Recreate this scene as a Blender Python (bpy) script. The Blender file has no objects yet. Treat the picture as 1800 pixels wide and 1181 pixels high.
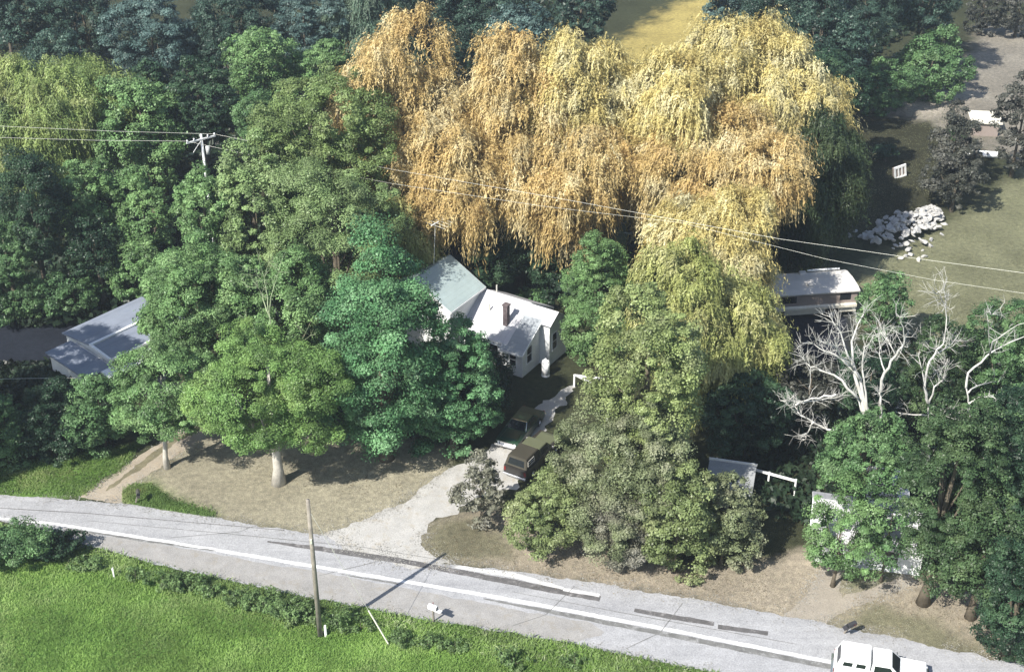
import bpy, bmesh, math
import numpy as np
from mathutils import Vector, Matrix

# ------------------------------------------------------------------ camera, sky, sun, exposure
SC = bpy.context.scene
C = SC.collection
H = 62.0; PITCH = math.radians(30.5); F = 2473.0
cam_d = bpy.data.cameras.new("camera"); cam = bpy.data.objects.new("camera", cam_d); C.objects.link(cam)
cam.location = (0, 0, H); cam.rotation_euler = (math.pi/2 - PITCH, 0, 0)
cam_d.sensor_width = 36; cam_d.lens = F/1800*36; cam_d.clip_start = 1; cam_d.clip_end = 3000
SC.camera = cam
SUN_EL = math.radians(44); SUN_AZ = math.radians(43)      # the light travels towards +x +y
w = bpy.data.worlds.new("World"); SC.world = w; w.use_nodes = True
nt = w.node_tree; bg = nt.nodes["Background"]
sky = nt.nodes.new("ShaderNodeTexSky"); sky.sky_type = 'NISHITA'; sky.sun_disc = False
sky.sun_elevation = SUN_EL; sky.sun_rotation = math.pi + SUN_AZ
nt.links.new(sky.outputs[0], bg.inputs[0]); bg.inputs[1].default_value = 0.1
ld = bpy.data.lights.new("sun", 'SUN'); ld.energy = 5.0; ld.angle = math.radians(0.5); ld.color = (1, .955, .87)
sun = bpy.data.objects.new("sun", ld); C.objects.link(sun)
sd = Vector((math.sin(SUN_AZ)*math.cos(SUN_EL), math.cos(SUN_AZ)*math.cos(SUN_EL), -math.sin(SUN_EL)))
sun.rotation_euler = sd.to_track_quat('-Z', 'Y').to_euler()
SC.view_settings.view_transform = 'Standard'; SC.view_settings.look = 'None'
SC.view_settings.exposure = 0.78; SC.view_settings.gamma = 1
SC.cycles.max_bounces = 5; SC.cycles.diffuse_bounces = 3; SC.cycles.transmission_bounces = 3

# ------------------------------------------------------------------ helpers
RS = np.random.RandomState
sp, cp = math.sin(PITCH), math.cos(PITCH)
def G(px, py, z=0.0):
    """a point of the photograph (1800 wide) on the horizontal plane z"""
    u = px-900; v = 590.5-py; t = (H-z)/(F*sp-v*cp)
    return np.array([u*t, (F*cp+v*sp)*t, z])
def V(px, py, Y):
    """the same on the vertical plane y = Y"""
    u = px-900; v = 590.5-py; t = Y/(F*cp+v*sp)
    return np.array([u*t, Y, H+t*(v*cp-F*sp)])

def tag(o, label=None, cat=None, group=None, kind=None):
    if label: o['label'] = label
    if cat: o['category'] = cat
    if group: o['group'] = group
    if kind: o['kind'] = kind
    return o
def thing(name, label, cat, loc=(0, 0, 0), rz=0.0, group=None):
    o = bpy.data.objects.new(name, None); C.objects.link(o); o.empty_display_size = .3
    o.location = tuple(float(k) for k in loc); o.rotation_euler = (0, 0, rz)
    return tag(o, label, cat, group)
def link(name, me, parent=None, mat=None):
    o = bpy.data.objects.new(name, me); C.objects.link(o)
    if parent: o.parent = parent
    if mat: me.materials.append(mat)
    return o
def obj(name, bm, mat, parent=None, smooth=False, bevel=0.0):
    if bevel:
        bmesh.ops.bevel(bm, geom=list(bm.edges), offset=bevel, segments=2, affect='EDGES', clamp_overlap=True)
    bmesh.ops.recalc_face_normals(bm, faces=bm.faces)
    me = bpy.data.meshes.new(name); bm.to_mesh(me); bm.free()
    if smooth:
        me.polygons.foreach_set('use_smooth', [True]*len(me.polygons))
    return link(name, me, parent, mat)
def np_mesh(name, verts, nside, faces=None, tone=None):
    """mesh of n-sided faces from arrays"""
    n = len(verts)
    if faces is None: faces = np.arange(n, dtype=np.int32)
    faces = np.asarray(faces, dtype=np.int32).ravel(); nf = len(faces)//nside
    me = bpy.data.meshes.new(name)
    me.vertices.add(n); me.vertices.foreach_set('co', np.asarray(verts, dtype=np.float32).ravel())
    me.loops.add(len(faces)); me.loops.foreach_set('vertex_index', faces)
    me.polygons.add(nf); me.polygons.foreach_set('loop_start', np.arange(0, nf*nside, nside, dtype=np.int32))
    if tone is not None:
        a = me.attributes.new('tone', 'FLOAT', 'FACE'); a.data.foreach_set('value', np.asarray(tone, dtype=np.float32))
    me.update(calc_edges=True)
    return me

def BM(): return bmesh.new()
def box(bm, c, s, rz=0, rx=0, ry=0):
    M = Matrix.Translation(Vector(c)) @ Matrix.Rotation(rz, 4, 'Z') @ Matrix.Rotation(ry, 4, 'Y') @ Matrix.Rotation(rx, 4, 'X') @ Matrix.Diagonal((s[0], s[1], s[2], 1))
    bmesh.ops.create_cube(bm, size=1, matrix=M); return bm
def prism(bm, pts, y0, y1, axis='y'):
    """polygon in x,z extruded along y (or y,z along x)"""
    def m(p, q): return (p[0], q, p[1]) if axis == 'y' else (q, p[0], p[1])
    a = [bm.verts.new(m(p, y0)) for p in pts]; b = [bm.verts.new(m(p, y1)) for p in pts]
    n = len(pts); bm.faces.new(a); bm.faces.new(b[::-1])
    for i in range(n): bm.faces.new((a[i], b[i], b[(i+1) % n], a[(i+1) % n]))
    return bm
def hexa(bm, P):
    v = [bm.verts.new(tuple(p)) for p in P]
    for f in ((0, 3, 2, 1), (4, 5, 6, 7), (0, 1, 5, 4), (1, 2, 6, 5), (2, 3, 7, 6), (3, 0, 4, 7)):
        bm.faces.new([v[i] for i in f])
    return bm
def frus(bm, b, t):
    """b, t = x0,x1,y0,y1,z"""
    P = [(b[0], b[2], b[4]), (b[1], b[2], b[4]), (b[1], b[3], b[4]), (b[0], b[3], b[4]),
         (t[0], t[2], t[4]), (t[1], t[2], t[4]), (t[1], t[3], t[4]), (t[0], t[3], t[4])]
    hexa(bm, P); return [Vector(p) for p in P]
def panel(bm, P, side, u0, u1, v0, v1, off=.012, th=.02):
    """a thin slab lying on one sloping side of a frustum"""
    i = {'front': (1, 2, 6, 5), 'back': (3, 0, 4, 7), 'right': (0, 1, 5, 4), 'left': (2, 3, 7, 6)}[side]
    a, b, c, d = [P[k] for k in i]
    n = (b-a).cross(d-a).normalized()
    def q(u, v): return (a*(1-u)+b*u)*(1-v)+(d*(1-u)+c*u)*v
    qs = [q(u0, v0), q(u1, v0), q(u1, v1), q(u0, v1)]
    hexa(bm, [p+n*(off-th) for p in qs]+[p+n*off for p in qs]); return bm
def cyl(bm, c, r, h, axis='z', seg=16, r2=None):
    M = Matrix.Translation(Vector(c))
    if axis == 'y': M = M @ Matrix.Rotation(math.pi/2, 4, 'X')
    if axis == 'x': M = M @ Matrix.Rotation(math.pi/2, 4, 'Y')
    bmesh.ops.create_cone(bm, cap_ends=True, segments=seg, radius1=r, radius2=r if r2 is None else r2, depth=h, matrix=M); return bm
def tube(bm, pts, rad, seg=6):
    pts = [Vector(tuple(map(float, p))) for p in pts]; n = len(pts)
    if not hasattr(rad, '__len__'): rad = [rad]*n
    rings = []
    for i, p in enumerate(pts):
        d = (pts[min(i+1, n-1)]-pts[max(i-1, 0)]).normalized()
        a = d.orthogonal().normalized() if i == 0 else (pa - d*pa.dot(d)).normalized()
        pa = a; b = d.cross(a)
        rings.append([bm.verts.new(p+(a*math.cos(2*math.pi*k/seg)+b*math.sin(2*math.pi*k/seg))*rad[i]) for k in range(seg)])
    for i in range(n-1):
        for k in range(seg):
            bm.faces.new((rings[i][k], rings[i][(k+1) % seg], rings[i+1][(k+1) % seg], rings[i+1][k]))
    bm.faces.new(rings[0][::-1]); bm.faces.new(rings[-1]); return bm

# value noise in the plane
_perm = RS(5).rand(256, 256)
def vnoise(x, y):
    xi = np.floor(x).astype(int); yi = np.floor(y).astype(int); fx = x-xi; fy = y-yi
    fx = fx*fx*(3-2*fx); fy = fy*fy*(3-2*fy)
    g = lambda a, b: _perm[a % 256, b % 256]
    return (g(xi, yi)*(1-fx)+g(xi+1, yi)*fx)*(1-fy)+(g(xi, yi+1)*(1-fx)+g(xi+1, yi+1)*fx)*fy
def fbm(x, y, o=4):
    s = 0; a = .5
    for i in range(o):
        s = s+a*vnoise(x+17.3*i, y+9.1*i); x = x*2.03; y = y*2.03; a *= .5
    return s/(1-.5**o)

# ------------------------------------------------------------------ materials
class NT:
    def __init__(s, name):
        s.m = bpy.data.materials.new(name); s.m.use_nodes = True; s.t = s.m.node_tree
        s.b = s.t.nodes['Principled BSDF']; s.out = s.t.nodes['Material Output']
    def n(s, ty, **k):
        x = s.t.nodes.new(ty)
        for a, b in k.items(): setattr(x, a, b)
        return x
    def l(s, a, b): s.t.links.new(a, b)
    def noise(s, scale, detail=4, rough=.6, vec=None, obj=True):
        if vec is None:
            vec = s.n('ShaderNodeTexCoord').outputs['Object' if obj else 'Generated']
        x = s.n('ShaderNodeTexNoise'); x.inputs['Scale'].default_value = scale
        x.inputs['Detail'].default_value = detail; x.inputs['Roughness'].default_value = rough
        s.l(vec, x.inputs['Vector']); return x.outputs['Fac']
    def ramp(s, fac, stops):
        r = s.n('ShaderNodeValToRGB'); e = r.color_ramp.elements
        while len(e) < len(stops): e.new(.5)
        for i, (p, c) in enumerate(stops):
            e[i].position = p; e[i].color = (*c, 1) if len(c) == 3 else c
        s.l(fac, r.inputs[0]); return r.outputs[0]
    def mix(s, f, a, b, bt='MIX'):
        x = s.n('ShaderNodeMix', data_type='RGBA', blend_type=bt)
        for i, v in ((0, f), (6, a), (7, b)):
            if hasattr(v, 'is_output'): s.l(v, x.inputs[i])
            else: x.inputs[i].default_value = v if i == 0 else (*v[:3], 1)
        return x.outputs[2]
    def bump(s, h, st=.5, d=.05):
        x = s.n('ShaderNodeBump'); x.inputs['Strength'].default_value = st; x.inputs['Distance'].default_value = d
        s.l(h, x.inputs['Height']); s.l(x.outputs[0], s.b.inputs['Normal'])
def plain(name, col, rough=.6, var=.15, scale=3.0, metal=0.0, spec=.4, fine=0.0, dirt=None, bump=0.0):
    """a paint-like surface: broad and fine blotches, optional dirt colour"""
    s = NT(name); n1 = s.noise(scale)
    lo = tuple(c*(1-var) for c in col); hi = tuple(min(1, c*(1+var)) for c in col)
    c = s.ramp(n1, [(.3, lo), (.7, hi)])
    if fine:
        n2 = s.noise(scale*14, 3); c = s.mix(fine, c, s.ramp(n2, [(.3, (.25,)*3), (.75, (1,)*3)]), 'MULTIPLY')
    if dirt:
        n3 = s.noise(scale*.6+.7, 6, .75); f = s.ramp(n3, [(.52, (0,)*3), (.68, (1,)*3)])
        c = s.mix(f, c, dirt)
    s.l(c, s.b.inputs['Base Color']); s.b.inputs['Roughness'].default_value = rough
    s.b.inputs['Metallic'].default_value = metal; s.b.inputs['Specular IOR Level'].default_value = spec
    if bump: s.bump(s.noise(scale*10, 4), bump, .03)
    return s.m
def leafmat(name, a, b, c=None, scale=.35, transl=.25, spread=.78, sheen=.28):
    s = NT(name); co = s.n('ShaderNodeTexCoord').outputs['Object']
    n = s.noise(scale, 3, .55, co)
    stops = [(.36, a), (.62, b)] if c is None else [(.34, a), (.5, b), (.66, c)]
    col = s.ramp(n, stops)
    at = s.n('ShaderNodeAttribute', attribute_name='tone')
    tn = s.ramp(at.outputs['Fac'], [(0, (1-spread,)*3), (1, (1,)*3)])
    tn2 = s.mix(1.0, col, tn, 'MULTIPLY')
    s.l(tn2, s.b.inputs['Base Color']); s.b.inputs['Roughness'].default_value = .42
    s.b.inputs['Specular IOR Level'].default_value = sheen
    tr = s.n('ShaderNodeBsdfTranslucent'); s.l(tn2, tr.inputs[0])
    mx = s.n('ShaderNodeMixShader'); mx.inputs[0].default_value = transl
    s.l(s.b.outputs[0], mx.inputs[1]); s.l(tr.outputs[0], mx.inputs[2]); s.l(mx.outputs[0], s.out.inputs[0])
    return s.m

LM = {
 'green':  leafmat('leaf_green', (0.146, 0.262, 0.104), (0.213, 0.372, 0.140), (0.317, 0.488, 0.207)),
 'olive':  leafmat('leaf_olive', (0.161, 0.230, 0.081), (0.230, 0.328, 0.115), (0.310, 0.402, 0.161)),
 'minty':  leafmat('leaf_minty', (0.195, 0.287, 0.116), (0.275, 0.397, 0.159), (0.378, 0.500, 0.232)),
 'shade':  leafmat('leaf_muted', (0.050, 0.094, 0.044), (0.088, 0.154, 0.066), (0.165, 0.248, 0.110)),  # muted olive-green foliage of the right-hand trees
 'floor':  leafmat('leaf_floor_shade', (.018, .034, .018), (.03, .055, .03), (.05, .08, .045)),  # undergrowth leaves, near-black so they read as shaded pits between trees
 'lime':   leafmat('leaf_lime', (.17, .30, .09), (.235, .40, .12), (.33, .50, .16)),
 'emerald': leafmat('leaf_emerald', (0.090, 0.216, 0.096), (0.150, 0.336, 0.144), (0.252, 0.456, 0.228)),
 'grey':   leafmat('leaf_greygreen', (.19, .235, .115), (.265, .31, .165), (.39, .40, .27)),
 'dusty':  leafmat('leaf_dusty', (0.189, 0.194, 0.137), (0.273, 0.273, 0.210), (0.378, 0.367, 0.315)),
 'greyolive': leafmat('leaf_greyolive', (.235, .30, .11), (.33, .41, .16), (.43, .49, .24)),
 'dark':   leafmat('leaf_dark', (0.024, 0.055, 0.031), (0.044, 0.094, 0.050), (0.099, 0.176, 0.088)),
 'bluish': leafmat('leaf_bluish', (.035, .07, .05), (.06, .115, .085), (.12, .20, .15)),
 'bluepale': leafmat('leaf_bluepale', (0.066, 0.127, 0.116), (0.110, 0.187, 0.171), (0.187, 0.286, 0.253)),
 'darkgrey': leafmat('leaf_darkgrey', (.06, .068, .055), (.10, .105, .085), (.17, .17, .145)),
 'mid':    leafmat('leaf_mid', (0.086, 0.172, 0.075), (0.144, 0.270, 0.109), (0.241, 0.391, 0.172)),
 'weedy':  leafmat('leaf_weedy', (.13, .22, .085), (.19, .30, .11), (.28, .38, .17)),
 'sage':   leafmat('leaf_sage', (.19, .25, .10), (.27, .34, .14), (.36, .41, .20)),
 'pine':   leafmat('leaf_pine', (.09, .16, .06), (.14, .23, .08), (.21, .30, .12)),
 'gold':   leafmat('leaf_gold', (.62, .44, .18), (.72, .55, .24), (.84, .74, .45), scale=.3, transl=.25, spread=.5),
 'goldpale': leafmat('leaf_goldpale', (.62, .50, .19), (.73, .63, .26), (.86, .80, .50), scale=.3, transl=.25, spread=.5),
 'goldgreen': leafmat('leaf_goldgreen', (.34, .39, .13), (.50, .53, .19), (.68, .66, .31), scale=.3, transl=.25, spread=.6),
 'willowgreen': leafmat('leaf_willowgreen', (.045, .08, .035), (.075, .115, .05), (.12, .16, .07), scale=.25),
 'willowlime': leafmat('leaf_willowlime', (0.218, 0.322, 0.103), (0.356, 0.460, 0.149), (0.552, 0.598, 0.253), scale=.25),
 'willowpale': leafmat('leaf_willowpale', (.10, .18, .12), (.18, .28, .19), (.30, .40, .28), scale=.3),
}
bark = plain('bark', (.17, .145, .11), .9, .35, 2.0, fine=.6, spec=.1)
barkpale = plain('bark_pale', (.55, .52, .46), .85, .25, 2.0, fine=.5, spec=.1)
deadwood = plain('dead_wood', (.70, .69, .65), .85, .2, 1.5, fine=.4, dirt=(.45, .43, .39), spec=.1)
whitepaint = plain('white_paint', (.80, .81, .80), .55, .06, .8, fine=.1, dirt=(.62, .60, .55))
M_white = plain('white_enamel', (.86, .87, .87), .25, .03, .8, spec=.5)
glass = plain('dark_glass', (.012, .015, .02), .08, .1, 1, spec=.8)
chrome = plain('chrome', (.75, .76, .78), .2, .05, 1, metal=.9)
rubber = plain('tyre_rubber', (.02, .02, .02), .8, .2, 5)
rimm = plain('wheel_rim', (.55, .55, .55), .4, .1, 5, metal=.4)
polewood = plain('pole_wood', (.30, .27, .23), .9, .3, 2, fine=.5)
wirem = plain('wire_metal', (.62, .62, .56), .4, .1, 2, metal=.2)
redlens = plain('red_lens', (.16, .015, .015), .3, .1, 2)

# ------------------------------------------------------------------ ground
FIELD_TOP = [(-300, 900), (0, 925), (70, 945), (140, 962), (300, 1002), (450, 1034), (600, 1064), (760, 1094), (1000, 1134), (1250, 1184), (1500, 1237), (2100, 1365)]
ROAD_UP = [(-400, 838), (0, 868), (230, 886), (400, 914), (600, 946), (760, 986), (1000, 1017), (1200, 1050), (1400, 1086), (1600, 1126), (1800, 1168), (2200, 1250)]
ROAD_LO = [(-400, 868), (0, 915), (70, 930), (140, 955), (300, 997), (450, 1030), (600, 1060), (760, 1090), (1000, 1130), (1250, 1180), (1500, 1232), (2200, 1380)]
DRIVE = [(560, 938), (640, 915), (700, 888), (760, 845), (800, 822), (850, 800), (905, 748), (960, 704), (1000, 676), (1018, 680), (985, 715), (950, 770), (905, 860), (850, 870), (800, 898), (760, 918), (738, 945), (752, 972), (800, 990), (770, 1000), (690, 992), (620, 968), (585, 952)]
PATH = [(140, 874), (170, 850), (230, 812), (300, 765), (345, 742), (392, 748), (345, 778), (290, 815), (240, 845), (215, 868), (225, 888), (180, 880)]
SIDE = [(1380, 1083), (1420, 1045), (1448, 990), (1470, 975), (1500, 985), (1475, 1030), (1480, 1050), (1530, 1032), (1590, 1010), (1610, 1022), (1540, 1052), (1470, 1078), (1450, 1097)]
REG = [  # polygon in photo pixels, colour (some with shade mixed in), softness in m
 ([(-200, 520), (330, 500), (330, 690), (-200, 720)], (.022, .027, .04), 1.0),  # blue-grey asphalt lot, colour darkened for the shade lying on it
 ([(-300, 815), (60, 812), (140, 800), (240, 780), (215, 830), (150, 870), (0, 872), (-300, 850)], (.15, .28, .06), .5),
 ([(215, 892), (225, 850), (300, 812), (360, 745), (560, 740), (780, 760), (790, 830), (730, 880), (640, 935), (560, 945), (400, 916)], (.37, .345, .265), .7),
 ([(215, 892), (215, 862), (260, 850), (300, 880), (380, 905), (330, 912)], (.18, .24, .09), .8),
 ([(735, 950), (740, 925), (800, 895), (900, 900), (1050, 960), (1200, 1000), (1330, 985), (1450, 960), (1560, 1000), (1720, 1040), (2000, 1060), (2100, 1230), (1800, 1172), (1400, 1088), (1000, 1020), (770, 985)], (.38, .335, .27), .7),
 ([(735, 955), (750, 925), (800, 905), (880, 935), (900, 975), (820, 985), (770, 982)], (.20, .19, .13), .8),
 ([(1480, 975), (1560, 980), (1620, 1010), (1500, 1045), (1480, 1040)], (.16, .18, .11), .8),
 ([(1450, 1090), (1540, 1060), (1640, 1080), (1750, 1150), (1700, 1160), (1560, 1120)], (.20, .195, .13), .9),
 ([(1380, 480), (1520, 470), (1640, 400), (1700, 370), (1900, 240), (1950, 560), (1640, 620), (1500, 570)], (.21, .215, .135), 1.2),
 ([(1440, 420), (1480, 200), (1660, 180), (1760, 240), (1720, 330), (1640, 380), (1560, 400)], (.045, .046, .028), 2.0),  # soil darkened to fill in where the cast tree shadows are only partial
 ([(1540, 190), (1700, 110), (1720, 50), (1850, 20), (1900, 300), (1700, 260), (1640, 215), (1560, 200)], (.27, .25, .215), 1.6),
 ([(1545, 205), (1560, 183), (1640, 172), (1700, 150), (1730, 165), (1660, 200)], (.42, .38, .33), 1.0),
 ([(1060, 90), (1110, 62), (1220, -10), (1300, -10), (1300, 120), (1100, 140)], (.42, .345, .125), 2.0),
 ([(1350, 555), (1500, 550), (1500, 650), (1340, 680)], (.03, .034, .05), .8),  # ground by the motorhome, painted dark as the big willow's shadow
 ([(1060, 430), (1130, 410), (1150, 460), (1080, 500)], (.12, .15, .05), 1.5),
]
FIELDPOLY = [G(*p)[:2] for p in FIELD_TOP]+[(60, -60), (-80, -60)]
def gpoly(px): return np.array([G(*p)[:2] for p in px])
def inside_dist(poly, X, Y):
    """signed distance, > 0 inside"""
    poly = np.asarray(poly); d = np.full(X.shape, 1e9); ins = np.zeros(X.shape, bool)
    n = len(poly)
    for i in range(n):
        ax, ay = poly[i]; bx, by = poly[(i+1) % n]
        ex, ey = bx-ax, by-ay; L2 = ex*ex+ey*ey+1e-9
        t = np.clip(((X-ax)*ex+(Y-ay)*ey)/L2, 0, 1)
        d = np.minimum(d, np.hypot(X-ax-t*ex, Y-ay-t*ey))
        c = ((ay > Y) != (by > Y)) & (X < (bx-ax)*(Y-ay)/(by-ay+1e-12)+ax)
        ins ^= c
    return np.where(ins, d, -d)
def build_ground():
    def coords(a, b, st, far):
        m = np.arange(a, b, st); o = []; k = b; s = st
        while k < far: s *= 1.35; k += s; o.append(k)
        i = []; k = a; s = st
        while k > -far: s *= 1.35; k -= s; i.append(k)
        return np.concatenate([i[::-1], m, o])
    xs = coords(-75, 75, .4, 1200); ys = coords(40, 215, .4, 1600)
    X, Y = np.meshgrid(xs, ys); nx, ny = len(xs), len(ys)
    col = np.zeros((ny, nx, 3)); col[:] = (.055, .062, .035)
    nz = (fbm(X*.5, Y*.5)-.5)*2.4+(fbm(X*2.2+50, Y*2.2)-.5)*1.6
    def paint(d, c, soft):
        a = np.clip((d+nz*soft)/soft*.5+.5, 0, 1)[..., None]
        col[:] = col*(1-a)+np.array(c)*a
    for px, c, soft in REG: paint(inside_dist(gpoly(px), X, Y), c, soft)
    paint(inside_dist(FIELDPOLY, X, Y), (.15, .29, .07), .5)
    # patches that belong to the turf: drier and greener spots
    p = fbm(X*.35+9, Y*.35+4, 5)[..., None]; col *= (.72+.56*p)
    me = bpy.data.meshes.new('ground')
    flat = np.stack([X, Y, np.zeros_like(X)], -1).reshape(-1, 3)
    I = np.arange(nx*ny).reshape(ny, nx)
    q = np.stack([I[:-1, :-1], I[:-1, 1:], I[1:, 1:], I[1:, :-1]], -1).reshape(-1)
    me = np_mesh('ground', flat, 4, q)
    a = me.color_attributes.new('soil_shade', 'FLOAT_COLOR', 'POINT')
    a.data.foreach_set('color', np.concatenate([col, np.ones((ny, nx, 1))], -1).astype(np.float32).ravel())
    s = NT('ground_soil_shade'); at = s.n('ShaderNodeAttribute', attribute_name='soil_shade')
    n1 = s.noise(2.2, 6, .7); n2 = s.noise(14, 3, .7)
    c = s.mix(1, at.outputs['Color'], s.ramp(n1, [(.3, (.62,)*3), (.7, (1.3, 1.27, 1.2))]), 'MULTIPLY')
    c = s.mix(1, c, s.ramp(n2, [(.3, (.55,)*3), (.7, (1.35,)*3)]), 'MULTIPLY')
    s.l(c, s.b.inputs['Base Color']); s.b.inputs['Roughness'].default_value = .95; s.b.inputs['Specular IOR Level'].default_value = .1
    s.bump(n2, .9, .12)
    tag(link('ground', me, None, s.m), kind='structure')
build_ground()

def resample(pts, st):
    pts = np.array(pts, float); d = np.r_[0, np.cumsum(np.hypot(*np.diff(pts, axis=0).T))]
    n = max(2, int(d[-1]/st)); s = np.linspace(0, d[-1], n)
    return np.stack([np.interp(s, d, pts[:, 0]), np.interp(s, d, pts[:, 1])], 1)
def sheet(name, poly, z, mat, amp=.25, st=.35, seed=0):
    """flat sheet with a frayed outline"""
    p = resample(np.vstack([poly, poly[:1]]), st)[:-1]
    n = len(p); T = np.roll(p, -1, 0)-np.roll(p, 1, 0); T /= np.linalg.norm(T, axis=1)[:, None]+1e-9
    N = np.stack([-T[:, 1], T[:, 0]], 1)
    k = (fbm(p[:, 0]*.9+seed, p[:, 1]*.9)-.5)*2*amp+(RS(seed).rand(n)-.5)*amp*.5
    p = p+N*k[:, None]
    bm = BM(); vs = [bm.verts.new((x, y, z)) for x, y in p]; es = [bm.edges.new((vs[i], vs[(i+1) % n])) for i in range(n)]
    bmesh.ops.triangle_fill(bm, edges=es, use_beauty=True)
    for f in bm.faces:
        if f.normal.z < 0: f.normal_flip()
    me = bpy.data.meshes.new(name); bm.to_mesh(me); bm.free()
    return tag(link(name, me, None, mat), kind='structure')
def ribbon(name, px, wid, z, mat, amp=.04, st=.3, seed=0):
    """a strip along a line, with worn edges"""
    p = resample([G(*q)[:2] for q in px], st); n = len(p)
    T = np.gradient(p, axis=0); T /= np.linalg.norm(T, axis=1)[:, None]; N = np.stack([-T[:, 1], T[:, 0]], 1)
    r = RS(seed); w0 = np.interp(np.linspace(0, 1, n), np.linspace(0, 1, len(wid)), wid)/2
    ns = lambda o: (fbm(p[:, 0]*1.1+o, p[:, 1]*1.1)-.5)*2*amp+(r.rand(n)-.5)*amp
    A = p+N*(w0+ns(0))[:, None]; B = p-N*(w0+ns(40))[:, None]
    v = np.zeros((2*n, 3)); v[:n, :2] = B; v[n:, :2] = A; v[:, 2] = z
    i = np.arange(n-1); f = np.stack([i, i+1, i+1+n, i+n], 1)
    return tag(link(name, np_mesh(name, v, 4, f), None, mat), kind='structure')

def road_material():
    s = NT('road_surface'); co = s.n('ShaderNodeTexCoord').outputs['Object']
    mp = s.n('ShaderNodeMapping'); mp.inputs['Rotation'].default_value = (0, 0, math.radians(15)); mp.inputs['Scale'].default_value = (.05, .9, 1)
    s.l(co, mp.inputs[0]); st = s.noise(1.6, 5, .65, mp.outputs[0]); n1 = s.noise(.35, 5, .6, co); n2 = s.noise(9, 4, .8, co); n3 = s.noise(1.8, 6, .7, co)
    c = s.ramp(n1, [(.3, (.315, .318, .33)), (.7, (.39, .392, .405))])
    c = s.mix(1, c, s.ramp(st, [(.35, (.90, .90, .91)), (.65, (1.07, 1.07, 1.07))]), 'MULTIPLY')
    c = s.mix(1, c, s.ramp(n2, [(.3, (.66,)*3), (.7, (1.3,)*3)]), 'MULTIPLY')
    c = s.mix(.5, c, s.ramp(n3, [(.35, (.75,)*3), (.6, (1.05,)*3)]), 'MULTIPLY')
    s.l(c, s.b.inputs['Base Color']); s.b.inputs['Roughness'].default_value = .85; s.bump(n2, .3, .02); return s.m
M_road = road_material()
M_gravel = plain('pale_gravel', (.49, .48, .46), .95, .12, .8, fine=.45, dirt=(.36, .33, .28), bump=.5)
M_dirt = plain('dirt_track', (.42, .365, .29), .95, .15, .7, fine=.5, dirt=(.33, .27, .2), bump=.5)
M_side = plain('side_track', (.38, .34, .285), .95, .15, .7, fine=.5, dirt=(.3, .27, .22), bump=.5)
M_line = plain('worn_white_line', (.80, .80, .80), .8, .08, 1.2, fine=.15, dirt=(.6, .6, .6))
M_tar = plain('tar_repair', (.13, .125, .125), .8, .3, 1.5, fine=.4, dirt=(.26, .25, .25))
M_tar2 = plain('tar_repair_grey', (.19, .19, .185), .85, .25, 1.5, fine=.4, dirt=(.3, .3, .3))
M_patch = plain('pale_road_patch', (.62, .62, .62), .85, .1, 1.5, fine=.25, dirt=(.5, .5, .5))

sheet('dirt_path', gpoly(PATH), .004, M_dirt, .35, seed=1)
ribbon('path_strip', [(185, 862), (250, 815), (310, 772), (350, 752)], [.3, .6, .55, .4], .0075, plain('path_turf', (.21, .19, .12), .95, .3, 1.2, fine=.6), .18, seed=21)
sheet('gravel_shoulder', gpoly([(110, 928), (200, 944), (330, 964), (470, 990), (600, 1012), (740, 1040), (860, 1062), (1040, 1094), (1060, 1112), (1010, 1128), (760, 1088), (600, 1058), (450, 1028), (300, 995), (140, 953)]), .012, plain('shoulder_gravel', (.37, .36, .35), .95, .12, 1.0, fine=.5, dirt=(.27, .25, .22), bump=.4), .22, seed=23)
sheet('driveway', gpoly(DRIVE), .012, M_gravel, .55, seed=2)
sheet('side_driveway', gpoly(SIDE), .004, M_side, .35, seed=3)
sheet('road', np.vstack([gpoly(ROAD_UP), gpoly(ROAD_LO)[::-1]]), .010, M_road, .26, st=.25, seed=4)
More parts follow.
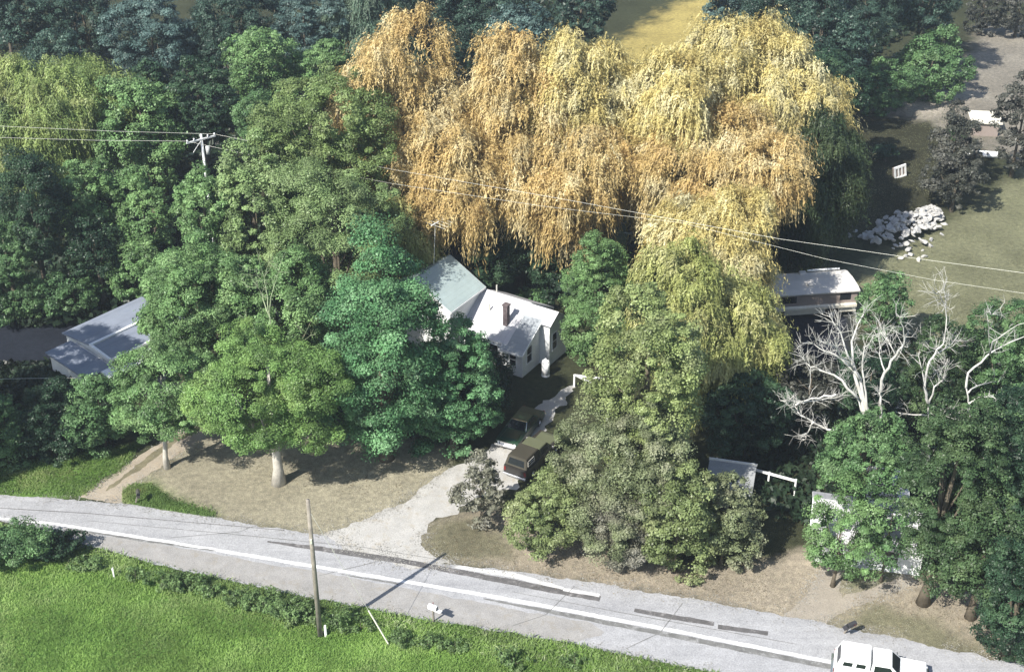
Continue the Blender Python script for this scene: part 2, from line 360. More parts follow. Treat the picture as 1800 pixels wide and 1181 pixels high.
for k, (px, wd, mt, nm) in enumerate([
  ([(-60, 903), (0, 911), (100, 921), (300, 953), (545, 994), (700, 1020), (860, 1047), (1000, 1073), (1200, 1111), (1460, 1163), (1700, 1211), (1900, 1250)], [.22, .28, .29, .3, .32, .3, .28, .28], M_line, 'road_line'),
  ([(130, 930), (250, 950), (380, 968)], [.1, .25, .05], M_tar2, 'tar_strip'),
  ([(600, 1009), (700, 1026)], [.1, .2], M_tar2, 'tar_strip'),
  ([(850, 1052), (1000, 1081), (1200, 1120), (1330, 1146), (1475, 1175)], [.12, .38, .42, .45, .42], M_tar2, 'tar_strip'),
  ([(470, 952), (560, 964), (640, 976), (720, 988), (790, 1002), (920, 1027), (1055, 1052)], [.15, .5, .6, .5, .55, .6, .55], M_tar, 'tar_strip'),
  ([(1115, 1072), (1180, 1084), (1255, 1096)], [.4, .52, .42], M_tar, 'tar_strip'),
  ([(1262, 1101), (1350, 1113)], [.42, .4], M_tar, 'tar_strip'),
  ([(990, 1036), (1054, 1046)], [.3, .35], M_patch, 'pale_patch'),
  ([(800, 996), (900, 1010), (990, 1034)], [.3, .55, .3], M_patch, 'pale_patch'),
  ([(300, 945), (420, 935), (445, 925)], [.05, .04, .03], M_tar2, 'road_hairline'),
  ([(560, 1012), (650, 990), (700, 978)], [.04, .05, .03], M_tar2, 'road_hairline'),
  ([(900, 1100), (960, 1080), (1010, 1030)], [.04, .05, .03], M_tar2, 'road_hairline'),
  ([(1100, 1140), (1160, 1112), (1200, 1060)], [.04, .05, .04], M_tar2, 'road_hairline'),
  ([(150, 915), (400, 938), (640, 962), (800, 988)], [.03, .06, .04], M_tar2, 'road_hairline'),
  ([(900, 1040), (1100, 1078), (1400, 1132)], [.03, .06, .04], M_tar2, 'road_hairline'),
  ([(0, 893), (150, 902), (300, 915), (500, 932)], [.07, .06, .05], M_tar, 'road_hairline'),  # thin dark line along the upper lane
  ]):
    ribbon(nm, px, wd, .014 if nm == 'road_line' else .026 if nm == 'road_hairline' else .022 if nm == 'pale_patch' else .018, mt, .05 if nm != 'road_hairline' else .01, seed=k)

# ------------------------------------------------------------------ trees and shrubs
def unit(a): return a/(np.linalg.norm(a, axis=-1, keepdims=True)+1e-9)
def leaf_mesh(name, P, Nn, Ln, Wd, tone, T=None, r=None):
    """kite-shaped leaf sprays: centres P, normals Nn, long axis T"""
    n = len(P)
    if T is None: T = r.normal(size=(n, 3))
    T = unit(T-Nn*(T*Nn).sum(1, keepdims=True)); B = np.cross(Nn, T)
    Ln = np.broadcast_to(Ln, (n,))[:, None]; Wd = np.broadcast_to(Wd, (n,))[:, None]
    v = np.stack([P-T*Ln*.5, P+B*Wd*.5+T*Ln*.06, P+T*Ln*.5, P-B*Wd*.5+T*Ln*.06], 1).reshape(-1, 3)
    v[:, 2] = np.maximum(v[:, 2], .03)
    return np_mesh(name, v, 4, None, tone)
def surface_clumps(r, rx, ry, rz, zc, nl, lobe, dens, low=-.55):
    """clump centres on the outside of several big overlapping lobes"""
    # lobes spread over the crown
    g = np.arange(nl)+.5; ph = np.arccos(1-2*g/nl); th = math.pi*(1+5**.5)*g+r.rand()*6
    D = np.stack([np.cos(th)*np.sin(ph), np.sin(th)*np.sin(ph), np.cos(ph)], 1)+r.normal(size=(nl, 3))*.16
    D = unit(D); k = r.uniform(.50, .86, nl)[:, None]
    A = np.array([rx, ry, rz]); Lc = D*k*A
    Lr = lobe*r.uniform(.62, 1.25, nl)
    Lc = np.vstack([Lc, [[0, 0, 0]]]); Lr = np.r_[Lr, .62]
    out = []; own = []
    R0 = (rx*ry*rz)**(1/3)
    for i in range(len(Lc)):
        ax = A*Lr[i]
        m = int(dens*4*math.pi*(ax[0]*ax[1]*ax[2])**(2/3))
        d = unit(r.normal(size=(m, 3)))
        p = Lc[i]+d*ax*r.uniform(.86, 1.08, (m, 1))
        keep = np.ones(m, bool)
        for j in range(len(Lc)):
            if j != i: keep &= (((p-Lc[j])/(A*Lr[j]))**2).sum(1) > .74
        keep &= (p[:, 2]/rz > low) | (r.rand(m) < .5)
        out.append(p[keep]); own.append(np.full(keep.sum(), i))
    return np.vstack(out), Lc, Lr, np.concatenate(own)
def trunk_bm(r, h, rad, limbs, lean=(0, 0)):
    bm = BM(); n = 7
    pts = [(lean[0]*(k/n)**1.5+r.normal()*.06*h/12*(k > 0), lean[1]*(k/n)**1.5+r.normal()*.06*h/12*(k > 0), h*k/n-.15) for k in range(n+1)]
    rd = [rad*(1.45 if k == 0 else 1)*(1-.78*k/n) for k in range(n+1)]
    tube(bm, pts, rd, 9)
    for L in limbs:
        k = int(r.randint(2, n-1)); a = Vector(pts[k]); b = Vector(tuple(map(float, L)))
        m = a.lerp(b, .5)+Vector((0, 0, -.06*(b-a).length)); tube(bm, [a, m, b], [rd[k]*.55, rd[k]*.36, rd[k]*.1], 5)
    return bm
def spec(bb, by, bx=None, maxr=None):
    x0, y0, x1, y1 = bb; cx = (x0+x1)/2
    g = G(cx, by); Y0 = g[1]; c = V(cx, (y0+y1)/2, Y0); u = F*cp+(590.5-(y0+y1)/2)*sp; t = Y0/u
    r = (x1-x0)/2*t; th = math.atan2(H-c[2], Y0); hh = (y1-y0)/2*t
    ry = r if maxr is None else min(r, maxr)
    ry = min(ry, hh/math.sin(th)*.8)
    rz = math.sqrt(max(hh*hh-(ry*math.sin(th))**2, (.35*hh)**2))/math.cos(th)
    zc = max(c[2], rz*.72)
    return c[0], Y0, zc, r, ry, rz, 1/t*.569
DENS = 1.0
def broadleaf(bb, by, mat, label, cat='tree', name='maple_tree', group=None, seed=0, bx=None, trunk_r=.3, tm=None,
              nl=12, lobe=.42, px=1.9, cover=1.0, clump=1.0, bare=0.0, flat=.6, noclump=False, maxr=None, upb=.45):
    x, Y, zc, rx, ry, rz, s = spec(bb, by, bx, maxr); r = RS(seed)
    bxw = x if bx is None else G(bx, by)[0]
    px *= r.uniform(.8, 1.15); flat *= r.uniform(.75, 1.25); asp = r.uniform(.4, .75); clump *= r.uniform(.85, 1.2)
    size = max(.13, px/s); cr = clump*max(.42, min(.95, .13*(rx*ry*rz)**(1/3)))
    rx -= cr*.75; ry = max(ry-cr*.75, rx*.6); rz -= cr*.55
    P, Lc, Lr, own = surface_clumps(r, rx, ry, rz, 0, nl, lobe, .46/cr**2)
    nlv = int(max(8, 7.5/asp*cover*(cr/size)**2))
    m = len(P)
    if bare: kp = r.rand(m) > bare; P = P[kp]; own = own[kp]; m = len(P)
    lobe_dir = unit(P-Lc[own]); outd = unit(P/np.array([rx, ry, rz]))
    od = unit(lobe_dir*.6+outd*.5+np.array([0, 0, upb]))
    sz = .45+.95*r.rand(m)**1.3
    d = unit(r.normal(size=(m, nlv, 3))+od[:, None]*.85)
    rr = cr*sz[:, None, None]*(.35+1.0*r.rand(m, nlv, 1)**.75)*(.75+.5*r.rand(m, 1, 1))
    pos = P[:, None]+d*rr*np.array([1, 1, flat])+np.array([0, 0, zc])
    nr = unit(d*.75+np.array([0, 0, .35])+r.normal(size=d.shape)*.38)
    pos[..., 0] += x-bxw
    ctone = r.rand(m)[:, None]; tone = np.clip(.25+.65*ctone+.36*(r.rand(m, nlv)-.35), 0, 1).ravel()
    pos = pos.reshape(-1, 3); nr = nr.reshape(-1, 3); n = len(pos)
    ln = size*r.uniform(.8, 1.6, n); me = leaf_mesh('crown', pos, nr, ln, ln*asp*r.uniform(.75, 1.2, n), tone, None, r)
    t = thing(name, label, cat, (bxw, Y, 0), 0, group)
    link('crown' if cat != 'shrub' else 'foliage', me, t, LM[mat])
    lim = [Lc[i]*.8+np.array([x-bxw, 0, zc]) for i in range(0, len(Lc)-1, 2)]
    obj('trunk' if cat != 'shrub' else 'stem', trunk_bm(r, max(1, zc+rz*.45), trunk_r, lim, (x-bxw, 0)), tm or bark, t, True)
    return t
def willow(bb, by, mat, label, name='willow_tree', group=None, seed=0, hang=1.0, cover=1.0, maxr=None, mat2=None, tuft=1.0, cat='tree', px=1.0, low=-.75):
    x, Y, zc, rx, ry, rz, s = spec(bb, by, None, maxr); r = RS(seed)
    R = tuft*max(.7, min(1.5, .165*(rx*ry*rz)**(1/3)))
    rx -= R*.7; ry = max(ry-R*.7, .6*rx); rz -= R*.5
    P, Lc, Lr, own = surface_clumps(r, rx, ry, rz, 0, 14, .43, .56*cover/R**2, low)
    m = len(P); ns = 46; nq = 12
    Rr = R*(.35+1.05*r.rand(m)**.8)[:, None, None]
    out = unit(P/np.array([rx, ry, rz]))
    az = r.uniform(0, 2*math.pi, (m, ns))
    Lm = np.where(r.rand(m, 1, 1) < .3, r.uniform(2.4, 4.6, (m, 1, 1)), r.uniform(.9, 2.4, (m, 1, 1)))*(1.25-.45*np.clip(P[:, 2]/rz, -1, 1))[:, None, None]
    L = hang*Lm*r.uniform(.4, 1.15, (m, ns, 1))*max(.8, R*.75)
    q = np.linspace(0.02, 1, nq)[None, None]+r.uniform(-.04, .04, (m, ns, nq))
    rad = Rr*r.uniform(.12, 1.0, (m, ns, 1))**.6*(1-np.exp(-4*q))
    dx = np.cos(az)[..., None]*rad; dy = np.sin(az)[..., None]*rad
    wig = r.normal(size=(m, ns, 1))*.12*q+r.normal(size=(m, ns, nq))*.05
    z = Rr*.5*np.sin(np.clip(q*4, 0, 1)*math.pi/2)*(1-.5*(rad/Rr)**2)-L*np.maximum(0, q-.14)**1.15+r.normal(size=(m, ns, nq))*.05
    o_ = r.normal(size=(3, m, ns, 1))*Rr[None]*.28
    pos = np.stack([P[:, None, None, 0]+dx+wig+out[:, None, None, 0]*.5*q+o_[0], P[:, None, None, 1]+dy+wig+o_[1], P[:, None, None, 2]+z+zc+o_[2]], -1)
    T = np.gradient(pos, axis=2); T = unit(T); T = unit(T+r.normal(size=T.shape)*(.5-.32*np.minimum(1, q*1.6))[..., None])
    N = np.stack([np.cos(az)[..., None]+0*q, np.sin(az)[..., None]+0*q, .4+1.2*np.exp(-5*q)+0*az[..., None]], -1)+r.normal(size=T.shape)*.55
    N = unit(unit(N)+out[:, None, None]*.45)
    tone = np.clip(.30+.5*r.rand(m)[:, None, None]+.35*(r.rand(m, ns, 1)-.4)+.3*(r.rand(m, ns, nq)-.5), 0, 1).ravel()
    pos = pos.reshape(-1, 3); n = len(pos)
    keep = pos[:, 2] > .15
    ln = (L/nq*.95+.20+0*q).ravel()*r.uniform(.7, 1.3, n); wd = max(.08, .82*px/s)*r.uniform(.7, 1.4, n)
    me = leaf_mesh('crown', pos[keep], N.reshape(-1, 3)[keep], ln[keep], wd[keep], tone[keep], T.reshape(-1, 3)[keep], r)
    t = thing(name, label, cat, (x, Y, 0), 0, group)
    link('crown', me, t, LM[mat])
    obj('trunk', trunk_bm(r, zc+rz*.4, .5*rx/6, [Lc[i]*.85+np.array([0, 0, zc]) for i in range(0, 16, 2)]), bark, t, True)
    return t

B, W = broadleaf, willow
# the maples in front of the house
B((192, 595, 385, 785), 822, 'green', 'slender green maple with thin pale trunk beside the dirt path', seed=11, bx=294, trunk_r=.22, tm=barkpale, nl=13, lobe=.4)
B((345, 560, 605, 800), 849, 'lime', 'light yellow-green maple with thick pale trunk on the dry front lawn', seed=12, bx=490, trunk_r=.42, tm=barkpale, nl=13, lobe=.4)
B((545, 440, 795, 842), 806, 'emerald', 'big deep green maple in front of the white house', seed=13, trunk_r=.45, nl=18, lobe=.38)
B((705, 570, 885, 812), 790, 'emerald', 'smaller deep green maple between the big one and the parked cars', seed=21, trunk_r=.3, nl=13, lobe=.38)
B((350, 232, 545, 520), 600, 'minty', 'tall broad maple directly right of the crossarm pole', seed=14, trunk_r=.5, nl=15, lobe=.36)
B((470, 275, 705, 560), 630, 'minty', 'broad maple between the crossarm pole maple and the golden willows', seed=22, trunk_r=.5, nl=15, lobe=.36)
B((400, 420, 620, 660), 700, 'green', 'rounded maple just above the yellow-green lawn maple', seed=23, trunk_r=.4, nl=14, lobe=.36)
B((238, 395, 450, 655), 700, 'green', 'round green maple overhanging the slate-blue roof', seed=15, nl=14, lobe=.38)
B((240, 470, 372, 655), 690, 'green', 'small maple against the right end of the slate-blue roof', seed=24, nl=12, lobe=.4)
B((450, 118, 700, 340), 540, 'olive', 'dark olive maple directly left of the golden willows', seed=16, nl=13, lobe=.4)
B((985, 435, 1120, 650), 655, 'green', 'small green maple right of the white house', seed=17, nl=10, trunk_r=.2)
B((1034, 490, 1240, 900), 925, 'greyolive', 'tall grey-olive maple between driveway and yellow-green willow', seed=18, nl=18, lobe=.36, trunk_r=.45)
B((985, 690, 1225, 985), 965, 'grey', 'broad grey-green tree low beside the roadside bushes', seed=19, nl=14, lobe=.38)
B((690, 590, 900, 760), 735, 'dark', 'dark bush standing in for the shaded side of the maple at the house corner', 'shrub', 'maple_shade_bush', seed=20, nl=9, trunk_r=.12)  # dark shrub painted in as the big maple's shaded side
# willows
gw = 'golden willows in a row behind the house'
W((588, 40, 855, 415), 500, 'gold', 'orange-gold willow at the left end of the willow row', group=gw, seed=31)
W((672, 185, 920, 408), 530, 'gold', 'lower orange-gold willow hanging down behind the white house roof', group=gw, seed=32)
W((805, 62, 1025, 395), 500, 'gold', 'golden willow second along the back of the willow row', group=gw, seed=33)
W((915, 55, 1135, 380), 490, 'goldpale', 'golden willow in the middle of the row beside the yellow hillside', group=gw, seed=34)
W((860, 185, 1150, 410), 520, 'gold', 'low golden willow in front of the middle of the row', group=gw, seed=35)
W((1070, 95, 1290, 400), 495, 'goldpale', 'pale golden willow right of the middle of the row', group=gw, seed=36)
W((1165, 40, 1425, 310), 440, 'goldpale', 'tallest pale golden willow near the right end of the row', group=gw, seed=37)
W((1110, 180, 1395, 410), 530, 'gold', 'low golden willow in front of the tall pale one', group=gw, seed=38)
W((1280, 80, 1490, 310), 440, 'goldpale', 'golden willow at the far right end of the row', group=gw, seed=39)
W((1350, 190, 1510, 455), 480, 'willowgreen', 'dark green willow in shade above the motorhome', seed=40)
W((1120, 345, 1372, 560), 640, 'goldpale', 'cream-gold willow drooping in front of the row left of the motorhome', seed=41)
W((1165, 460, 1374, 712), 735, 'goldgreen', 'yellow-green weeping willow in front of the motorhome end', seed=42)
W((-30, 85, 240, 300), 400, 'willowlime', 'yellow-green willow among dark trees in the left background', seed=43)
W((585, -40, 705, 130), 250, 'willowpale', 'pale green willow behind the left end of the golden row', seed=44)
W((640, 330, 780, 460), 560, 'goldgreen', 'small yellow-green willow hanging between the big maple and house roof', seed=45)
W((1105, 430, 1260, 620), 760, 'goldgreen', 'yellow-green willow crown between the small green maple and the drooping willow curtain', seed=46)
# left background wood
lw = 'dark woodland trees in the left background'
for i, (bb, by, m, lb) in enumerate([
  ((190, -20, 345, 150), 260, 'bluepale', 'feathery blue-green tree near the top edge left of centre'),
  ((-30, -60, 100, 110), 240, 'bluish', 'dark blue-green tree in the top left corner'),
  ((80, -60, 210, 110), 240, 'bluish', 'dark blue-green tree right beside the top left corner tree'),
  ((335, -50, 480, 130), 260, 'bluish', 'dark tree at the top edge behind the bright green bushes'),
  ((385, 50, 530, 200), 330, 'mid', 'bright-tipped green tree above the utility pole'),
  ((470, -30, 600, 130), 260, 'bluepale', 'pale blue-green tree left of the pale willow'),
  ((500, 70, 620, 180), 320, 'mid', 'green tree between pale willow and olive maple'),
  ((170, 130, 335, 340), 420, 'mid', 'green tree right of the yellow-green willow in the left wood'),
  ((285, 110, 420, 260), 400, 'dark', 'dark tree in the hollow above the utility pole'),
  ((-20, 250, 130, 480), 540, 'dark', 'dark tall tree on the left edge below the wires'),
  ((90, 270, 225, 450), 500, 'mid', 'narrow green tree in the dark left wood'),
  ((205, 305, 305, 465), 515, 'green', 'rounded green tree right in front of the dark hollow'),
  ((-30, 170, 60, 330), 430, 'dark', 'dark tree at the left edge under the yellow-green willow'),
  ((305, 286, 415, 450), 615, 'green', 'green tree tucked in front of the crossarm pole foot'),
  ]):
    B(bb, by, 'green' if m == 'mid' else m, lb, seed=60+i, name='woodland_tree', group=lw, nl=10, lobe=.42, px=2.0)
for i, (bb, by, m, lb) in enumerate([
  ((30, 50, 160, 190), 330, 'bluish', 'dark tree above the yellow-green willow'), ((215, 110, 320, 240), 370, 'dark', 'shaded tree right above the left wood clearing'),
  ((-40, 380, 60, 500), 560, 'mid', 'lower tree at the left edge above the hedge'), ((120, 380, 215, 490), 545, 'dark', 'shaded tree above the hedge bushes'),
  ((300, 20, 400, 120), 220, 'dark', 'dark tree between two feathery ones at the top edge'), ((400, 150, 500, 260), 420, 'mid', 'green tree left of the olive maple'),
  ((-60, -80, 60, 40), 150, 'bluish', 'farthest tree in the top left corner'), ((60, -90, 180, 30), 150, 'bluish', 'farthest tree along the top edge left of the feathery one'), ((420, -90, 560, 30), 150, 'bluish', 'farthest tree along the top edge left of the pale willow'),
  ((-260, 560, -60, 900), 850, 'mid', 'large unseen tree added beyond the left edge to cast shade'), ((-210, 420, -20, 700), 760, 'mid', 'unseen tree added past the left edge to shade the slate-blue house'),  # two trees added outside the view to shade the left yard
  ]):
    B(bb, by, m, lb, seed=210+i, name='woodland_tree', group=lw, nl=10, lobe=.42, px=2.0)
hl = 'hedge bushes left of the slate-blue roof'
for i, (bb, by, m, lb) in enumerate([
  ((-40, 460, 95, 580), 560, 'mid', 'hedge bush on the left edge behind the slate-blue roof'),
  ((60, 450, 195, 560), 550, 'mid', 'hedge bush second from left edge behind the slate-blue roof'),
  ((170, 420, 300, 545), 545, 'green', 'hedge bush touching the round maple behind the slate-blue roof')]):
    B(bb, by, m, lb, 'shrub', 'hedge_bush', seed=80+i, nl=8, trunk_r=.08, px=2.0, group=hl)
for i, (bb, by, m, lb) in enumerate([
  ((-50, 690, 60, 830), 815, 'mid', 'leafy bush on the left edge above the green verge'),
  ((25, 670, 150, 825), 800, 'dark', 'dark bush second from the left edge above the green verge'),
  ((110, 640, 240, 800), 785, 'mid', 'large bush between the slate-blue house and the dirt path'),
  ((-60, 905, 90, 1005), 990, 'mid', 'dark roadside bush at the left edge below the road'),
  ((60, 925, 148, 985), 975, 'dark', 'low dark bush beside the white road line at left')]):
    B(bb, by, m, lb, 'shrub', 'leafy_bush', seed=90+i, nl=9, trunk_r=.08)
# far wood across the top
fw = 'dark blue-green trees along the top edge'
lab = ['dark tree at the top edge above the orange-gold willow', 'dark tree at the top edge above the second golden willow', 'blue-grey tree at the top edge above the middle golden willow',
       'dark tree at the top edge left of the yellow hillside', 'blue-grey tree at the top edge right of the yellow hillside', 'dark tree at the top edge behind the tallest golden willow',
       'blue-grey tree at the top edge right of the tallest golden willow', 'dark tree at the top edge above the round green bushes', 'blue-grey tree at the top edge above the brown field',
       'dark tree at the top edge left of the grey thicket']
for i, (bb, by, m) in enumerate([
  ((690, -90, 850, 110), 190, 'bluish'), ((800, -80, 940, 120), 200, 'bluish'), ((850, 5, 1000, 150), 230, 'bluepale'), ((960, -90, 1085, 85), 175, 'bluish'),
  ((1230, -90, 1350, 60), 150, 'bluepale'), ((1290, -90, 1440, 110), 190, 'bluish'), ((1370, -60, 1520, 165), 250, 'bluish'),
  ((1450, -80, 1600, 80), 165, 'bluish'), ((1550, -90, 1700, 65), 140, 'bluish'), ((1390, 80, 1530, 230), 330, 'dark')]):
    B(bb, by, m, lab[i], seed=110+i, name='woodland_tree', group=fw, nl=10, px=2.0)
for i, (bb, by, m, lb, nm, ct) in enumerate([
  ((1500, 100, 1620, 205), 195, 'mid', 'round green bush left of its taller twin by the brown field', 'field_bush', 'shrub'),
  ((1575, 55, 1700, 185), 170, 'mid', 'tall green bush at the edge of the brown field', 'field_bush', 'shrub'),
  ((1600, 60, 1690, 150), 140, 'darkgrey', 'low grey scrub at the upper edge of the brown field', 'grey_bush', 'shrub'),
  ((1660, 215, 1700, 250), 245, 'mid', 'tiny green bush by the tan shed', 'grey_bush', 'shrub'),
  ((1535, 250, 1580, 285), 283, 'dark', 'low dark bush left of the white rack', 'grey_bush', 'shrub'),
  ((1700, -40, 1760, 70), 60, 'darkgrey', 'grey thicket tree at the top right above the field', 'thicket_tree', 'tree'),
  ((1745, -40, 1840, 75), 65, 'darkgrey', 'grey thicket tree in the top right corner', 'thicket_tree', 'tree'),
  ((1740, 120, 1850, 315), 310, 'darkgrey', 'dark grey tree on the right edge beside the rowboat', 'thicket_tree', 'tree'),
  ((1635, 175, 1725, 320), 330, 'darkgrey', 'dark grey bush left of the tan shed', 'grey_bush', 'shrub'),
  ((1630, 250, 1735, 375), 372, 'darkgrey', 'dark grey bush above the rubble pile', 'grey_bush', 'shrub'),
  ((1400, 250, 1500, 420), 470, 'dark', 'dark tree in the shade right of the golden row', 'woodland_tree', 'tree'),
  ((1505, 475, 1595, 612), 620, 'mid', 'young green tree at the right end of the motorhome', 'young_tree', 'tree'),
  ((1370, 610, 1480, 740), 760, 'darkgrey', 'scrubby grey bush under the dead tree limbs', 'scrub_bush', 'shrub'),
  ((1225, 640, 1400, 800), 800, 'dark', 'dark green tree behind the grey shed roof', 'woodland_tree', 'tree'),
  ((1460, 600, 1600, 760), 800, 'dark', 'dark bush behind the white dead tree trunk', 'scrub_bush', 'shrub'),
  ((1590, 570, 1720, 760), 800, 'shade', 'green bush between the two dead trees', 'scrub_bush', 'shrub'),
  ((1690, 540, 1840, 740), 780, 'mid', 'green tree behind bare limbs at the right edge', 'woodland_tree', 'tree'),
  ((760, 365, 960, 510), 525, 'dark', 'dark evergreen behind the white house roof ridge', 'evergreen_tree', 'tree'),
  ((930, 420, 1060, 530), 540, 'dark', 'dark evergreen in shade right of the white roof', 'evergreen_tree', 'tree'),
  ((905, 505, 975, 550), 545, 'mid', 'low green bush just behind the white roof end', 'garden_bush', 'shrub'),
  ]):
    B(bb, by, m, lb, ct, nm, seed=130+i, nl=9, px=2.0, trunk_r=.2, bare=.3 if m == 'darkgrey' else 0)
# right foreground
for i, (bb, by, m, lb, kw) in enumerate([
  ((1590, 690, 1765, 1010), 1060, 'shade', 'tall green tree with leaning trunk beside the white cottage', dict(bx=1622, nl=14, trunk_r=.35, bare=.2)),
  ((1680, 690, 1860, 960), 1030, 'dark', 'dark green tree on the right edge under the bare limbs', dict(nl=14)),
  ((1640, 850, 1830, 1050), 1085, 'shade', 'dense green tree low at the right above the dry verge', dict(nl=14)),
  ((1715, 930, 1870, 1160), 1150, 'dark', 'dark leafy tree in the bottom right corner', dict(nl=13)),
  ((1395, 850, 1560, 1025), 1030, 'green', 'thin-leaved young tree in front of the white cottage', dict(bare=.58, nl=12, trunk_r=.14)),
  ((1490, 850, 1640, 1000), 1022, 'mid', 'leafy young tree in front of the white cottage wall, left of the leaning trunk', dict(bare=.68, nl=9, trunk_r=.12)),
  ((1435, 725, 1610, 870), 965, 'mid', 'green tree at the foot of the white dead tree', dict(nl=12)),
  ]):
    B(bb, by, m, lb, seed=160+i, name='roadside_tree', **kw)
rb = 'grey-green bushes along the dry road verge'
for i, (bb, by, m, lb, kw) in enumerate([
  ((795, 795, 895, 928), 920, 'dusty', 'sparse dusty bush at the driveway mouth', dict(bare=.45, px=2.6)),
  ((880, 820, 1040, 975), 962, 'sage', 'rounded bush right of the sparse one at the driveway mouth', {}),
  ((1030, 850, 1160, 995), 985, 'dusty', 'bush in the middle of the verge bushes', {}),
  ((1110, 820, 1275, 1012), 1005, 'sage', 'large bush in front of the grey shed', {}),
  ((1210, 828, 1340, 1000), 990, 'grey', 'rightmost of the verge bushes beside the dark gap', {}),
  ]):
    B(bb, by, m, lb, 'shrub', 'verge_bush', group=rb, seed=180+i, nl=9, trunk_r=.1, **kw)

# ------------------------------------------------------------------ buildings
def slab(bm, q, th=.12):
    q = [Vector(p) for p in q]; n = (q[1]-q[0]).cross(q[3]-q[0]).normalized()
    if n.z < 0: n = -n
    hexa(bm, [p-n*th for p in q]+[p for p in q]); return bm
def siding(name, col, pitch=.16, horiz=True, depth=.5, dirt=None):
    """clapboards or seams: fine parallel grooves as bump"""
    s = NT(name); co = s.n('ShaderNodeTexCoord').outputs['Object']
    wv = s.n('ShaderNodeTexWave'); wv.wave_type = 'BANDS'; wv.bands_direction = 'Z' if horiz else 'X'; wv.wave_profile = 'SAW'
    wv.inputs['Scale'].default_value = 1/pitch/3.18; s.l(co, wv.inputs['Vector'])
    n = s.noise(.9, 5, .65, co); n2 = s.noise(9, 3, .7, co)
    c = s.ramp(n, [(.3, tuple(x*.88 for x in col)), (.65, col)])
    c = s.mix(.35, c, s.ramp(n2, [(.3, (.7,)*3), (.6, (1,)*3)]), 'MULTIPLY')
    if dirt: c = s.mix(s.ramp(s.noise(.6, 6, .7, co), [(.5, (0,)*3), (.7, (.8,)*3)]), c, dirt)
    c = s.mix(.25, c, s.ramp(wv.outputs['Color'], [(0, (.55,)*3), (.2, (1,)*3)]), 'MULTIPLY')
    s.l(c, s.b.inputs['Base Color']); s.b.inputs['Roughness'].default_value = .7; s.bump(wv.outputs['Fac'], depth, .02); return s.m
M_clap = siding('white_clapboard', (.80, .82, .82), .17, dirt=(.66, .68, .66))
M_shingle_pale = siding('pale_shingles', (.42, .51, .51), .24, True, .6, (.34, .42, .43))
M_shingle_grey = siding('grey_shingles', (.34, .37, .40), .24, True, .5, (.33, .35, .38))
M_roofwhite = siding('white_metal_roof', (.60, .60, .63), .5, False, .7, (.46, .46, .48))
M_brick = plain('chimney_brick', (.17, .135, .14), .9, .3, 4, fine=.6)
M_slate = siding('slate_blue_roof', (.15, .19, .27), .22, True, .4, (.11, .14, .2))
M_slatelight = siding('weathered_blue_roof', (.24, .27, .33), .22, True, .4, (.16, .19, .26))
M_frame = plain('window_frame', (.78, .8, .8), .5, .05, 2)
def wall_from(bm, pts, h=None):
    pass
def window(parent, c, wy, hz, axis='x', th=.06):
    """a framed sash in a wall whose outside faces +x (or -y); c = centre on the wall plane"""
    bm = BM(); x, y, z = c; f = .09
    def b(dy, dz, sy, sz, t=th, off=0):
        if axis == 'x': box(bm, (x+t/2+off, y+dy, z+dz), (t, sy, sz))
        else: box(bm, (x+dy, y-t/2-off, z+dz), (sy, t, sz))
    b(0, hz/2+f/2, wy+2*f, f); b(0, -hz/2-f/2, wy+2*f, f, th+.03); b(wy/2+f/2, 0, f, hz); b(-wy/2-f/2, 0, f, hz); b(0, 0, wy, .05, th*.7)
    wf = obj('window', bm, M_frame, parent)
    bm = BM()
    if axis == 'x': box(bm, (x+.015, y, z), (.02, wy, hz))
    else: box(bm, (x, y-.015, z), (wy, .02, hz))
    obj('pane', bm, glass, wf)
